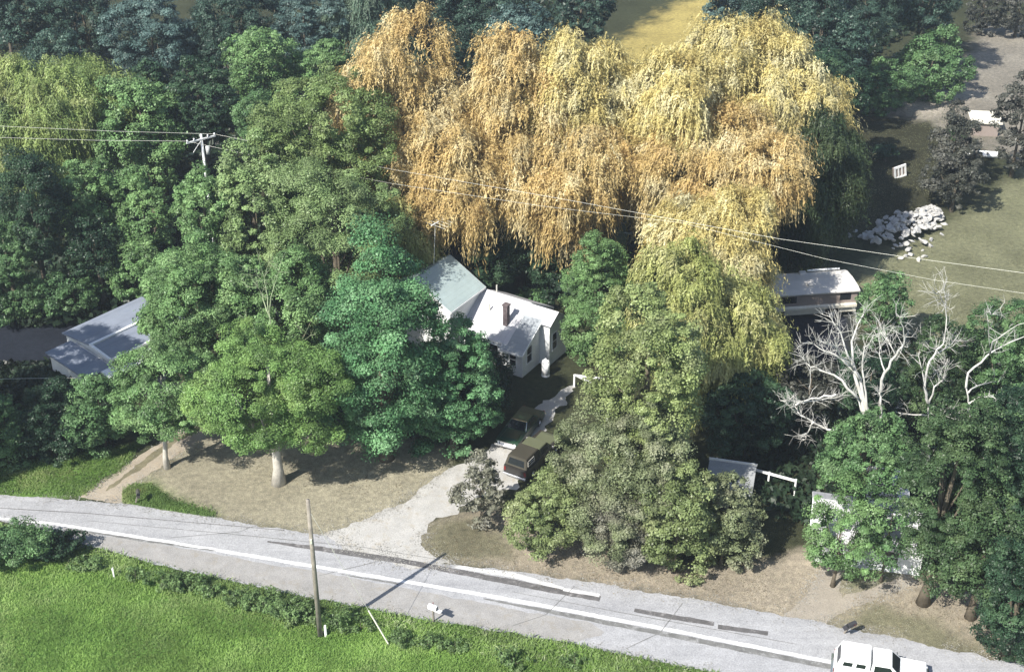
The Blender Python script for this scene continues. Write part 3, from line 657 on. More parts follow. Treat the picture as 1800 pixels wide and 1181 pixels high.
def gable_block(parent, x0, x1, y0, y1, ze, zr, roofm, axis='x', oh=.3, wallm=None, fascia=True):
    """walls with gables and two roof slopes, ridge along axis"""
    wallm = wallm or M_clap
    bm = BM()
    if axis == 'x':
        ym = (y0+y1)/2; prism(bm, [(y0, 0), (y1, 0), (y1, ze), (ym, zr), (y0, ze)], x0, x1, 'x')
    else:
        xm = (x0+x1)/2; prism(bm, [(x0, 0), (x1, 0), (x1, ze), (xm, zr), (x0, ze)], y0, y1, 'y')
    obj('wall', bm, wallm, parent)
    bm = BM(); t = .13
    if axis == 'x':
        k = (zr-ze)/(ym-y0); zl = ze-k*oh+t
        slab(bm, [(x0-oh, y0-oh, zl), (x1+oh, y0-oh, zl), (x1+oh, ym, zr+t), (x0-oh, ym, zr+t)], t*.9)
        slab(bm, [(x1+oh, y1+oh, zl), (x0-oh, y1+oh, zl), (x0-oh, ym, zr+t), (x1+oh, ym, zr+t)], t*.9)
    else:
        k = (zr-ze)/(xm-x0); zl = ze-k*oh+t
        slab(bm, [(x1+oh, y0-oh, zl), (x1+oh, y1+oh, zl), (xm, y1+oh, zr+t), (xm, y0-oh, zr+t)], t*.9)
        slab(bm, [(x0-oh, y1+oh, zl), (x0-oh, y0-oh, zl), (xm, y0-oh, zr+t), (xm, y1+oh, zr+t)], t*.9)
    rf = obj('roof', bm, roofm, parent)
    bm = BM()
    if axis == 'x':
        box(bm, ((x0+x1)/2, y0-oh-.03, zl-.1), (x1-x0+2*oh, .05, .16))
        for xx in (x0-oh-.02, x1+oh+.02):
            for sgn, yy in ((1, y0-oh), (-1, y1+oh)):
                L = math.hypot(ym-y0+oh, zr+t-zl); a = math.atan2(zr+t-zl, ym-y0+oh)
                box(bm, (xx, (yy+ym)/2, (zl+zr+t)/2-.12), (.05, L, .16), rx=a*sgn)
    else:
        box(bm, (x1+oh+.03, (y0+y1)/2, zl-.1), (.05, y1-y0+2*oh, .16))
        for yy in (y0-oh-.02, y1+oh+.02):
            for sgn, xx in ((1, x0-oh), (-1, x1+oh)):
                L = math.hypot(xm-x0+oh, zr+t-zl); a = math.atan2(zr+t-zl, xm-x0+oh)
                box(bm, ((xx+xm)/2, yy, (zl+zr+t)/2-.12), (L, .05, .16), ry=-a*sgn)
    obj('trim', bm, M_frame, rf)
    return rf
HA = math.radians(-32); ho = G(918, 664)
h = thing('farmhouse', 'white clapboard farmhouse with pale roofs and brick chimney among the trees', 'house', ho, HA)
r1 = gable_block(h, -6.1, -1.75, .3, 7.3, 2.7, 4.75, M_roofwhite, 'x', .25)
# right-hand end of the same range
bm = BM(); prism(bm, [(2.75, 0), (5.6, 0), (5.6, 3.2), (3.8, 4.65), (2.75, 4.1)], -1.7, .95, 'x'); obj('wall', bm, M_clap, h)
bm = BM(); slab(bm, [(-1.45, 2.45, 4.0), (1.2, 2.45, 4.0), (1.2, 3.8, 4.78), (-1.45, 3.8, 4.78)]); slab(bm, [(1.2, 5.9, 3.1), (-1.45, 5.9, 3.1), (-1.45, 3.8, 4.78), (1.2, 3.8, 4.78)])
obj('roof', bm, M_roofwhite, h)
# lean-to towards the road
bm = BM(); prism(bm, [(0, 0), (2.7, 0), (2.7, 4.0), (0, 2.5)], -1.7, 0, 'x'); obj('wall', bm, M_clap, h)
bm = BM(); slab(bm, [(-2.0, -.4, 2.42), (.22, -.4, 2.42), (.22, 2.75, 4.22), (-2.0, 2.75, 4.22)]); rf = obj('roof', bm, M_shingle_grey, h)
bm = BM(); box(bm, (-.89, -.43, 2.3), (2.3, .06, .2)); box(bm, (.26, 1.17, 3.2), (.06, 3.6, .18), rx=math.atan2(1.8, 3.15)); obj('trim', bm, M_frame, rf)
window(h, (0, 1.05, 1.75), .75, 1.5); window(h, (.95, 3.55, 2.1), .7, 1.5); window(h, (-.9, 0, 1.5), .6, 1.1, 'y')
window(h, (-4.6, .3, 1.5), .8, 1.3, 'y'); window(h, (-3.0, .3, 1.5), .8, 1.3, 'y')
# two-storey block behind
gable_block(h, -12.8, -6.25, -1.2, 3.4, 5.2, 7.1, M_shingle_pale, 'y', .3)
window(h, (-11, -1.2, 3.9), .8, 1.3, 'y'); window(h, (-8, -1.2, 3.9), .8, 1.3, 'y')
bm = BM(); box(bm, (-2.55, 1.6, 4.3), (.42, .42, 2.1)); ch = obj('chimney', bm, M_brick, h)
bm = BM(); box(bm, (-2.55, 1.6, 5.4), (.54, .54, .12)); obj('chimney_cap', bm, M_brick, ch)

for vx, vy, vz in ((-4.6, 2.2, 4.2), (-5.4, 4.6, 4.7)):
    bm = BM(); cyl(bm, (vx, vy, vz), .07, .7, 'z', 10); obj('vent_pipe', bm, wirem, h)
bm = BM(); tube(bm, [(-6.3, -.06, 2.42), (-2.1, -.06, 2.40)], .06, 8); obj('gutter', bm, M_frame, h)
bm = BM(); tube(bm, [(.05, -.07, 2.3), (.05, -.07, .1)], .04, 6); obj('downpipe', bm, M_frame, h)
# slate-blue house on the left
so = G(160, 607, 3.0); so[2] = 0; SA = math.radians(50)
h = thing('slate_roof_house', 'low house with slate-blue roofs and white edge boards half hidden by maples at left', 'house', so, SA)
bm = BM(); prism(bm, [(-2.3, 0), (3.9, 0), (3.9, 2.45), (0, 2.85), (-2.3, 2.5)], .2, 8, 'x'); obj('wall', bm, M_clap, h)
bm = BM(); slab(bm, [(0, -2.5, 2.62), (8.2, -2.5, 2.62), (8.2, 0, 3.0), (0, 0, 3.0)]); slab(bm, [(8.2, 4.2, 2.6), (0, 4.2, 2.6), (0, .02, 3.0), (8.2, .02, 3.0)]); rf = obj('roof', bm, M_slatelight, h)
bm = BM(); box(bm, (4.1, 0, 3.05), (8.4, .28, .16)); box(bm, (-.02, -1.25, 2.86), (.2, 2.6, .14), rx=.15); box(bm, (4.1, -2.56, 2.56), (8.3, .12, .22)); obj('trim', bm, M_white, rf)
bm = BM(); prism(bm, [(-2.4, 0), (2.6, 0), (2.6, 2.3), (-2.4, 2.0)], -2.3, .1, 'x'); obj('wall', bm, M_clap, h)
bm = BM(); slab(bm, [(-2.6, -2.7, 2.1), (-.1, -2.7, 2.1), (-.1, 2.8, 2.45), (-2.6, 2.8, 2.45)]); obj('wing_roof', bm, M_slatelight, h)
bm = BM(); slab(bm, [(-1.2, -3.9, 2.0), (8.0, -3.9, 2.0), (8.0, -2.75, 2.15), (-1.2, -2.75, 2.15)]); obj('porch_roof', bm, M_white, h)
for xx in (-1.0, 2.5, 6.0, 7.8):
    bm = BM(); box(bm, (xx, -3.75, .98), (.12, .12, 1.95)); obj('porch_post', bm, M_white, h)
window(h, (1.5, -2.3, 1.35), .8, .8, 'y'); window(h, (5, -2.3, 1.35), .8, .8, 'y')

# grey shed with white fascia boards, right of the willow
go = G(1243, 888); GA = math.radians(-14)
h = thing('grey_shed', 'low grey-roofed shed with white edge boards behind the verge bushes', 'shed', go, GA)
bm = BM(); prism(bm, [(0, 0), (2.3, 0), (2.3, 2.0), (0, 1.5)], 0, 2.9, 'x'); obj('wall', bm, plain('grey_boards', (.25, .25, .24), .85, .2, 2, fine=.4), h)
bm = BM(); slab(bm, [(-.3, -.4, 1.53), (3.1, -.4, 1.53), (3.1, 2.6, 2.18), (-.3, 2.6, 2.18)]); rf = obj('roof', bm, plain('grey_felt', (.36, .37, .38), .9, .15, 1.2, fine=.5, dirt=(.24, .25, .24)), h)
bm = BM(); box(bm, (1.4, 2.68, 2.22), (3.5, .1, .2)); obj('fascia', bm, whitepaint, rf)
f0, f1 = G(1258, 832), G(1396, 870); fl = float(np.linalg.norm(f1-f0))
h = thing('rail_fence', 'white two-rail fence running right from the grey shed', 'fence', f0, math.atan2(f1[1]-f0[1], f1[0]-f0[0]))
for k in np.linspace(0, fl, 4):
    bm = BM(); box(bm, (k, 0, .7), (.12, .12, 1.45)); obj('post', bm, M_white, h)
for z_, a_, b_ in ((1.35, 0, fl), (.95, -.1, fl*.45)):
    bm = BM(); box(bm, ((a_+b_)/2, -.09, z_), (b_-a_, .06, .2)); obj('rail', bm, M_white, h)

# white cottage behind the right-hand trees
co = G(1425, 985); CA = math.radians(-13)
h = thing('white_cottage', 'white cottage with pale roof seen through the trees at lower right', 'house', co, CA)
gable_block(h, 0, 7.2, 0, 4.6, 2.3, 3.5, M_roofwhite, 'x', .3)
gable_block(h, 3.6, 6.0, 4.65, 8.2, 2.5, 3.7, M_roofwhite, 'y', .25)
window(h, (1.6, 0, 1.3), .9, .9, 'y'); window(h, (5.2, 0, 1.3), .9, .9, 'y')
bm = BM(); box(bm, (3.4, -.03, 1.0), (.85, .05, 2.0)); d = obj('door', bm, plain('door_paint', (.35, .38, .4), .5, .1, 2), h)
bm = BM(); cyl(bm, (3.72, -.09, 1.0), .035, .06, 'y', 8); obj('handle', bm, chrome, d)

# motorhome
mo = G(1362, 566); m1 = G(1503, 556); MA = math.atan2(m1[1]-mo[1], m1[0]-mo[0])
L = 8.6; xr = float(np.linalg.norm(m1-mo)); x0 = xr-L
M_cream = plain('cream_panel', (.74, .70, .60), .5, .08, .8, fine=.15, dirt=(.6, .55, .45))
M_mauve = plain('mauve_panel', (.30, .25, .225), .5, .08, .8, fine=.15)
M_busroof = plain('chalky_white_roof', (.66, .64, .61), .6, .06, .7, fine=.12, dirt=(.68, .65, .6))
h = thing('motorhome', 'long white-roofed motorhome with mauve window band parked under the willow', 'motorhome', mo, MA)
bm = BM(); prism(bm, [(.02, .55), (3.6, .55), (3.6, 1.15), (.02, 1.15)], x0, xr, 'x'); 
obj('lower_body', bm, M_cream, h)
bm = BM(); prism(bm, [(-.28, 1.15), (.1, 1.15), (.1, 1.42), (-.12, 1.5), (-.28, 1.38)], x0+.1, xr-.1, 'x'); obj('side_ledge', bm, M_cream, h)
bm = BM(); box(bm, ((x0+xr)/2, 1.87, 1.95), (L-.02, 3.5, 1.2)); up = obj('upper_body', bm, M_mauve, h)
for a, b in ((x0+.6, .9), (x0+2.2, 1.2), (xr-6.2, 1.3), (xr-1.1, 1.0)):
    bm = BM(); box(bm, (a, .11, 2.02), (b, .03, .62)); obj('window', bm, glass, up)
bm = BM(); prism(bm, [(-.12, 2.55), (3.8, 2.55), (3.83, 2.68), (3.3, 2.86), (1.9, 2.95), (.5, 2.86), (-.15, 2.68)], x0-.15, xr+.1, 'x'); rf = obj('roof', bm, M_busroof, h)
for a, b in ((xr-4.1, 3.2), (xr-4.1, 1.0), (x0+1.5, 1.8)):
    bm = BM(); box(bm, (a, b, 2.98), (.6, .5, .2)); obj('roof_vent', bm, M_busroof, rf, bevel=.03)
bm = BM(); box(bm, (xr-2.0, 3.7, 2.92), (3.0, .12, .12)); obj('awning_roll', bm, M_white, rf)
for a in (x0+1.4, xr-2.2):
    for yy in (.05, 3.3):
        bm = BM(); cyl(bm, (a, yy, .45), .45, .26, 'y', 20); wh = obj('wheel', bm, rubber, h)
        bm = BM(); cyl(bm, (a, yy-.14 if yy < 1 else yy+.14, .45), .24, .05, 'y', 16); obj('rim', bm, rimm, wh)
    bm = BM(); box(bm, (a, -.0, .85), (1.25, .06, .58)); obj('wheel_arch', bm, rubber, h)
bm = BM(); box(bm, (x0+.02, 1.8, .7), (.2, 3.3, .18)); obj('bumper', bm, chrome, h)

# ------------------------------------------------------------------ vehicles
def paint(name, col, rough=.3, dirt=None): return plain(name, col, rough, .06, .8, spec=.5, dirt=dirt)
def wheels(t, xs, w, R=.36):
    for x in xs:
        for s in (-1, 1):
            bm = BM(); cyl(bm, (x, s*(w/2-.13), R), R, .24, 'y', 22); wh = obj('wheel', bm, rubber, t, bevel=.03)
            bm = BM(); cyl(bm, (x, s*(w/2-.02), R), R*.58, .05, 'y', 16); cyl(bm, (x, s*(w/2+.01), R), R*.2, .05, 'y', 10); obj('rim', bm, chrome, wh)
def side_profile(L, wx, R, zb, pts):
    """body side outline with round wheel openings; pts = upper outline from front to rear"""
    a = R+.07; P = []
    rear, front = wx
    P.append((-L/2+.02, zb))
    for c in (rear, front):
        h = math.sqrt(max(0, a*a-(zb-R)**2)); th = math.atan2(zb-R, -h) if zb < R else math.pi
        n = 10; t0 = math.pi-math.asin((zb-R)/a); t1 = math.asin((zb-R)/a)
        P.append((c-h, zb))
        for k in range(1, n): 
            t = t0+(t1-t0)*k/n; P.append((c+a*math.cos(t), R+a*math.sin(t)))
        P.append((c+h, zb))
    P.append((L/2-.02, zb))
    return P+pts
def glazing(t, P, mat=glass, spec_=()):
    for side, u0, u1, v0, v1, nm in spec_:
        bm = BM(); panel(bm, P, side, u0, u1, v0, v1); obj(nm, bm, mat, t)
def lights(t, L, w, z):
    for s in (-1, 1):
        bm = BM(); cyl(bm, (L/2+.01, s*(w/2-.28), z), .1, .06, 'x', 14); obj('headlight', bm, M_white, t)
        bm = BM(); box(bm, (-L/2-.01, s*(w/2-.12), z), (.05, .16, .3)); obj('taillight', bm, redlens, t)
    bm = BM(); box(bm, (L/2+.02, 0, z), (.05, w-.85, .2)); obj('grille', bm, chrome, t)
    for s, nm in ((1, 'front_bumper'), (-1, 'rear_bumper')):
        bm = BM(); box(bm, (s*(L/2+.1), 0, .5), (.16, w+.02, .18)); obj(nm, bm, chrome, t, bevel=.03)
def pickup(label, loc, rz, bodym, capm, cabm, framem=None):
    L, w, R = 5.5, 1.95, .38; t = thing('pickup_truck', label, 'pickup truck', loc, rz)
    bm = BM(); prism(bm, side_profile(L, (-1.75, 1.75), R, .36, [(L/2, .62), (L/2-.02, 1.02), (L/2-.12, 1.08), (.95, 1.14), (-L/2+.02, 1.14), (-L/2, .6)]), -w/2, w/2)
    b = obj('body', bm, bodym, t, bevel=.035)
    bm = BM(); frus(bm, (-.3+1.25, L/2-.14, -w/2+.2, w/2-.2, 1.07), (1.1, L/2-.5, -w/2+.3, w/2-.3, 1.15)); obj('hood', bm, cabm, t, bevel=.03)
    bm = BM(); P = frus(bm, (-.62, 1.2, -w/2+.05, w/2-.05, 1.13), (-.5, .55, -w/2+.2, w/2-.2, 1.78)); cb = obj('cab', bm, cabm, t, bevel=.03)
    glazing(cb, P, glass, [('front', .07, .93, .1, .9, 'windshield'), ('right', .1, .88, .15, .85, 'side_window'), ('left', .12, .9, .15, .85, 'side_window')])
    bm = BM(); P = frus(bm, (-L/2+.08, -.67, -w/2+.03, w/2-.03, 1.15), (-L/2+.35, -.66, -w/2+.2, w/2-.2, 1.92)); cp_ = obj('camper_shell', bm, capm, t, bevel=.04)
    for sd in ('right', 'left'):
        for u0, u1 in ((.12, .46), (.54, .88)) if framem is None else ((.1, .6),):
            bm = BM()
            for a in ((u0, u1, .68, .74), (u0, u1, .26, .32), (u0, u0+.02, .26, .74), (u1-.02, u1, .26, .74)) + (((u0, u1, .48, .52),) if framem else ()): panel(bm, P, sd, *a, off=.035, th=.03)
            f = obj('shell_window', bm, framem or M_white, cp_)
            bm = BM(); panel(bm, P, sd, u0+.01, u1-.01, .3, .7, off=.015); obj('pane', bm, glass, f)
    bm = BM(); panel(bm, P, 'back', .12, .88, .2, .8); obj('rear_window', bm, glass, cp_)
    bm = BM(); box(bm, (-L/2-.005, 0, .86), (.04, w-.5, .42)); obj('tailgate', bm, bodym, t, bevel=.01)
    for s in (-1, 1):
        bm = BM(); box(bm, (.25, s*(w/2+.012), .8), (1.05, .02, .56)); d = obj('door', bm, bodym, t, bevel=.008)
        bm = BM(); box(bm, (-.15, s*(w/2+.035), .98), (.14, .03, .03)); obj('handle', bm, chrome, d)
        bm = BM(); box(bm, (.95, s*(w/2+.14), 1.22), (.06, .16, .18)); obj('wing_mirror', bm, chrome, t, bevel=.01)
    lights(t, L, w, .85); wheels(t, (-1.75, 1.75), w, R)
    return t
def sedan(label, loc, rz, bodym, roofm):
    L, w, R = 5.1, 1.9, .34; t = thing('parked_sedan', label, 'car', loc, rz)
    bm = BM(); prism(bm, side_profile(L, (-1.55, 1.65), R, .3, [(L/2, .5), (L/2-.02, .78), (L/2-.15, .86), (.9, .94), (-1.3, .96), (-L/2+.12, .9), (-L/2, .8), (-L/2+.03, .5)]), -w/2, w/2)
    obj('body', bm, bodym, t, bevel=.04)
    bm = BM(); P = frus(bm, (-1.5, .95, -w/2+.08, w/2-.08, .93), (-.95, .25, -w/2+.3, w/2-.3, 1.4)); cb = obj('cabin', bm, roofm, t, bevel=.03)
    glazing(cb, P, glass, [('front', .05, .95, .08, .92, 'windshield'), ('back', .08, .92, .1, .9, 'rear_window'), ('right', .12, .5, .12, .86, 'side_window'), ('right', .53, .88, .12, .86, 'side_window'), ('left', .12, .47, .12, .86, 'side_window'), ('left', .5, .88, .12, .86, 'side_window')])
    bm = BM(); box(bm, (.27, 0, 1.41), (.05, w-.58, .035))
    for s in (-1, 1): tube(bm, [(.27, s*(w/2-.29), 1.41), (.93, s*(w/2-.07), .96)], .02, 5)
    obj('windshield_trim', bm, chrome, cb)
    bm = BM(); frus(bm, (1.0, L/2-.16, -w/2+.22, w/2-.22, .88), (1.1, L/2-.4, -w/2+.35, w/2-.35, .96)); obj('hood', bm, bodym, t, bevel=.02)
    lights(t, L, w, .68); wheels(t, (-1.55, 1.65), w, R)
    return t
dv = math.atan2(*(G(1010, 680)-G(870, 840))[[1, 0]])
p1 = G(938, 812); pickup('dark pickup truck with brown camper shell nearest the road on the driveway', p1, dv+math.radians(-4), paint('near_black_paint', (.028, .026, .024)), plain('brown_shell', (.055, .05, .036), .6, .1, 1.5, fine=.3), paint('olive_paint', (.11, .12, .07), .45), plain('pale_trim', (.62, .6, .55), .5, .05, 2))
p2 = G(915, 762); sedan('dark green sedan parked under the maple beside the camper pickup', p2, dv+math.pi+math.radians(2), paint('dark_green_paint', (.012, .04, .022)), paint('green_roof_paint', (.025, .06, .035)))
ra = math.atan2(*(G(1700, 1211)-G(1460, 1163))[[1, 0]])
p3 = G(1544, 1192, .0); pickup('white pickup truck with white camper shell driving along the road', p3, ra+math.radians(3), M_white, M_white, M_white)

# ------------------------------------------------------------------ poles, wires, posts
pb = G(563, 1118); pt = V(541, 878, pb[1])-pb
t = thing('utility_pole', 'tall bare wooden pole in the weeds at the near road edge', 'utility pole', pb)
bm = BM(); tube(bm, [(0, 0, -.2), (pt[0]*.5, 0, pt[2]*.5), tuple(pt)], [.17, .145, .115], 12); obj('pole', bm, polewood, t, True)
bm = BM(); box(bm, (pt[0]*.72-.0, -.16, pt[2]*.72), (.12, .14, .3)); obj('bracket', bm, wirem, t)
gb = G(685, 1135)-pb
t2 = thing('guy_wire', 'thin guy wire with white plastic guard anchored beside the wooden pole', 'guy wire', pb+gb)
top = np.array([pt[0]*.93, 0, pt[2]*.93])-gb
bm = BM(); tube(bm, [(0, 0, 0), tuple(top)], .014, 5); obj('cable', bm, wirem, t2)
bm = BM(); tube(bm, [tuple(top*.02), tuple(top*.27)], .05, 8); obj('guard', bm, plain('yellowed_plastic', (.80, .78, .66), .5, .06, 2), t2)
bm = BM(); q = G(573, 1118); box(bm, (0, 0, .4), (.16, .13, .85)); cyl(bm, (0, 0, .86), .08, .12, 'z', 10)
o = obj('marker_post', bm, whitepaint, None, bevel=.015); o.location = q; tag(o, 'short white marker post at the foot of the wooden pole', 'post')
bm = BM(); q = G(201, 1016); box(bm, (0, 0, .4), (.09, .07, 1.0)); box(bm, (0, -.05, .78), (.13, .02, .16))
o = obj('stake', bm, whitepaint, None); o.location = q; tag(o, 'white stake in the weeds below the road at left', 'stake')
# pole with crossarm at left
cpx = V(354, 243, 112.0); base = np.array([cpx[0], cpx[1], 0]); hh = cpx[2]
t = thing('utility_pole', 'pale utility pole with crossarm and transformer above the tall maple', 'utility pole', base)
bm = BM(); tube(bm, [(0, 0, -.2), (0, 0, hh+.35)], [.14, .10], 10); obj('pole', bm, whitepaint, t, True)
aa = math.radians(38); ax = np.array([math.cos(aa), math.sin(aa)])
bm = BM(); box(bm, (0, -.18, hh-.05), (2.7, .10, .13), rz=aa); arm = obj('crossarm', bm, whitepaint, t)
bm = BM(); box(bm, (-.4*ax[0], -.4*ax[1]-.22, hh-.55), (.04, .04, 1.3), ry=.75, rz=aa); obj('brace', bm, whitepaint, t)
ins = []
for k in (-1.28, -.65, .65, 1.28):
    c = (k*ax[0], -.18+k*ax[1], hh+.12); ins.append(np.array(c)+base); bm = BM(); cyl(bm, c, .06, .2, 'z', 8); obj('insulator', bm, M_white, arm, True)
bm = BM(); cyl(bm, (.5, -.25, hh-1.0), .18, .7, 'z', 14); obj('transformer', bm, plain('grey_tank', (.52, .53, .52), .5, .1, 2), t, True)
def wire(px, Ys, label, rad=.012, a=None):
    pts = [V(x, y, Y) for (x, y), Y in zip(px, Ys)]
    if a is not None: pts[0] = a
    bm = BM(); 
    P = []
    for i in range(len(pts)-1):
        for k in range(6): P.append(pts[i]+(pts[i+1]-pts[i])*k/6-np.array([0, 0, .25*math.sin(math.pi*k/6)*(len(pts) == 2)]))
    P.append(pts[-1]); m = P[0].copy(); tube(bm, [p-m for p in P], rad, 5)
    o = obj('power_line', bm, wirem, None); o.location = m; tag(o, label, 'wire', 'power lines')
Ye = 104
wire([(375, 238), (200, 231), (0, 222), (-120, 217)], [112.5, 114, 116, 118], 'upper power line running left from the crossarm pole', a=ins[3])
wire([(340, 250), (170, 247), (0, 242), (-120, 239)], [111.5, 113.5, 115, 117], 'lower power line running left from the crossarm pole', a=ins[0])
wire([(375, 238), (555, 272), (690, 298), (1000, 352), (1370, 420), (1600, 453), (1830, 484)], [112.5, 109, 105, 98, 90, 85.5, 81], 'upper power line crossing in front of the golden willows', .009, a=ins[3])
wire([(340, 250), (552, 297), (690, 323), (950, 362), (1200, 392), (1450, 455), (1640, 492), (1830, 520)], [111.5, 108, 104, 98.5, 93, 87, 84, 81], 'lower power line crossing in front of the golden willows', .0075, a=ins[0])
wire([(-60, 667), (50, 665), (134, 664)], [92, 93, 94], 'short wire at the left edge below the slate-blue roof', .02)

# mailboxes
def mailbox(px, py, label, mat, rz, tilt=0.0, sc=1.0):
    t = thing('mailbox', label, 'mailbox', G(px, py), rz); t.scale = (sc,)*3; t.rotation_euler[1] = tilt
    bm = BM(); box(bm, (0, 0, .55), (.11, .11, 1.15)); obj('post', bm, polewood, t)
    bm = BM(); prism(bm, [(-.16, 1.12), (.16, 1.12), (.16, 1.32)]+[(.16*math.cos(a), 1.32+.16*math.sin(a)) for a in np.linspace(.3, 2.84, 7)]+[(-.16, 1.32)], -.32, .32, 'y'); b = obj('box', bm, mat, t)
    bm = BM(); box(bm, (0, -.48, 1.12), (.32, .34, .02)); obj('open_door', bm, mat, b)
    bm = BM(); box(bm, (0, -.325, 1.27), (.26, .012, .24)); obj('opening', bm, glass, b)
    bm = BM(); box(bm, (.175, .1, 1.42), (.015, .05, .25)); obj('flag', bm, redlens, b)
mailbox(762, 1092, 'white mailbox with its door open at the near road edge', M_white, math.radians(60), 0, .95)
mailbox(1484, 1112, 'dark tilted mailbox beside the side driveway', plain('dark_metal', (.05, .05, .055), .5, .2, 2), math.radians(-60), math.radians(24), .95)
mailbox(238, 886, 'small dark mailbox at the foot of the dirt path', plain('dark_metal_box', (.07, .07, .06), .5, .2, 2), math.radians(20), math.radians(18), .8)

# white wooden barrier by the driveway end
t = thing('white_barrier', 'white wooden A-shaped barrier at the far end of the driveway', 'barrier', G(1009, 679), math.radians(-4))
bm = BM(); box(bm, (0, 0, .55), (.14, .12, 1.15)); obj('post', bm, M_white, t)
bm = BM(); box(bm, (1.15, -.02, .98), (2.3, .07, .16), ry=math.radians(6)); obj('rail', bm, M_white, t)
bm = BM(); box(bm, (.72, .02, .74), (1.45, .06, .15), ry=math.radians(27)); obj('brace', bm, M_white, t)
bm = BM(); box(bm, (2.2, 0, .45), (.12, .12, .9)); obj('post', bm, M_white, t)
# upright white tank by the house wall
q = G(959, 660); bm = BM(); cyl(bm, (0, 0, .72), .33, 1.3, 'z', 20); bmesh.ops.create_uvsphere(bm, u_segments=20, v_segments=8, radius=.33, matrix=Matrix.Translation((0, 0, 1.37)) @ Matrix.Diagonal((1, 1, .5, 1)))
cyl(bm, (0, 0, .06), .36, .12, 'z', 16); cyl(bm, (0, 0, 1.58), .08, .16, 'z', 10)
o = obj('gas_tank', bm, M_white, None, True); o.location = q; tag(o, 'upright white gas tank against the farmhouse wall', 'tank')

# white garden frame with three dark openings on the shaded slope
t = thing('wooden_rack', 'white wooden rack with three dark slots standing on the shaded grass', 'rack', G(1583, 312), math.radians(18)); t.scale = (.62,)*3; t.rotation_euler[1] = math.radians(-12)
bm = BM()
for k in (-1.0, -.33, .33, 1.0): box(bm, (k, 0, 1.05), (.2 if abs(k) < 1 else .3, .14, 2.1))
box(bm, (0, 0, .12), (2.3, .16, .26)); box(bm, (0, 0, 2.1), (2.3, .16, .42))
obj('slats', bm, M_white, t); bm = BM(); box(bm, (0, .45, 1.0), (2.1, .7, 1.8)); obj('box', bm, M_mauve, t, bevel=.03)
# tan shed roof and the rowboat at right
t = thing('tan_shed', 'small shed with flat tan roof beside the grey bushes at right', 'shed', G(1727, 232), math.radians(-8))
bm = BM(); box(bm, (0, 0, .8), (2.9, 2.6, 1.6)); obj('wall', bm, M_mauve, t)
bm = BM(); slab(bm, [(-1.75, -1.6, 1.68), (1.75, -1.6, 1.68), (1.75, 1.6, 1.95), (-1.75, 1.6, 1.95)]); obj('roof', bm, M_cream, t)
def boat(q, rz, label):
    t = thing('rowboat', label, 'boat', q, rz); n = 15; k = 7; bm = BM(); outer = []; inner = []
    for i in range(n):
        u = i/(n-1)*2-1; w_ = .62*(1-abs(u)**2.6)+.03; hgt = .48+.22*abs(u)**2
        for R_, w2, dz in ((outer, w_, 0), (inner, w_*.86, .06)):
            R_.append([bm.verts.new((u*1.9*(1 if dz == 0 else .95), w2*math.sin(a), hgt-(hgt-dz)*math.cos(a))) for a in np.linspace(-math.pi/2, math.pi/2, k)])
    for R_ in (outer, inner):
        for i in range(n-1):
            for j in range(k-1): bm.faces.new((R_[i][j], R_[i+1][j], R_[i+1][j+1], R_[i][j+1]))
    for i in range(n-1):
        for j in (0, k-1): bm.faces.new((outer[i][j], outer[i+1][j], inner[i+1][j], inner[i][j]))
    for i in (0, n-1):
        for j in range(k-1): bm.faces.new((outer[i][j], outer[i][j+1], inner[i][j+1], inner[i][j]))
    obj('hull', bm, M_white, t, True)
    for x in (-.7, .5):
        bm = BM(); box(bm, (x, 0, .38), (.24, 1.0, .04)); obj('seat', bm, polewood, t)
boat(G(1727, 276), math.radians(-12), 'white rowboat on the ground near the tan shed')

# rubble pile of pale slabs
r = RS(77); Mst = plain('pale_rubble', (.54, .53, .51), .9, .25, 1.5, fine=.5, dirt=(.4, .39, .36), bump=.6)
def rock(r):
    bm = BM(); pts = unit(r.normal(size=(16, 3)))*r.uniform(.8, 1.15, (16, 1))*np.array([1, .7, .42])
    for p in pts: bm.verts.new(tuple(p))
    bmesh.ops.convex_hull(bm, input=bm.verts[:])
    for v in [v for v in bm.verts if not v.link_faces]: bm.verts.remove(v)
    return bm
protos = []
for k in range(9):
    bm = rock(r); bmesh.ops.recalc_face_normals(bm, faces=bm.faces); me = bpy.data.meshes.new('rubble_stone'); bm.to_mesh(me); bm.free(); me.materials.append(Mst); protos.append(me)
A_, B_ = G(1545, 440)[:2], G(1645, 378)[:2]
for k in range(250):
    u = r.rand()**.8; v = r.normal()*.5; ln = B_-A_; nn = np.array([-ln[1], ln[0]])/np.linalg.norm(ln)
    wd = 2.9*(.55+.6*math.sin(math.pi*min(1, u+.15))); p = A_+ln*u+nn*v*wd+r.normal(size=2)*.2
    hgt_ = max(0, 1.6*(1-(v/.9)**2)*(.4+.6*math.sin(math.pi*min(1, u*.9+.1))))*r.uniform(.55, 1)
    o = bpy.data.objects.new('rubble_stone', protos[k % 9]); C.objects.link(o)
    o.location = (p[0], p[1], hgt_+.1); o.rotation_euler = (r.normal()*.5, r.normal()*.5, r.rand()*6.28); o.scale = (r.uniform(.22, .6),)*3
    tag(o, 'pale broken slab in the rubble pile below the dark bushes', 'stone', 'pale rubble pile on the right')

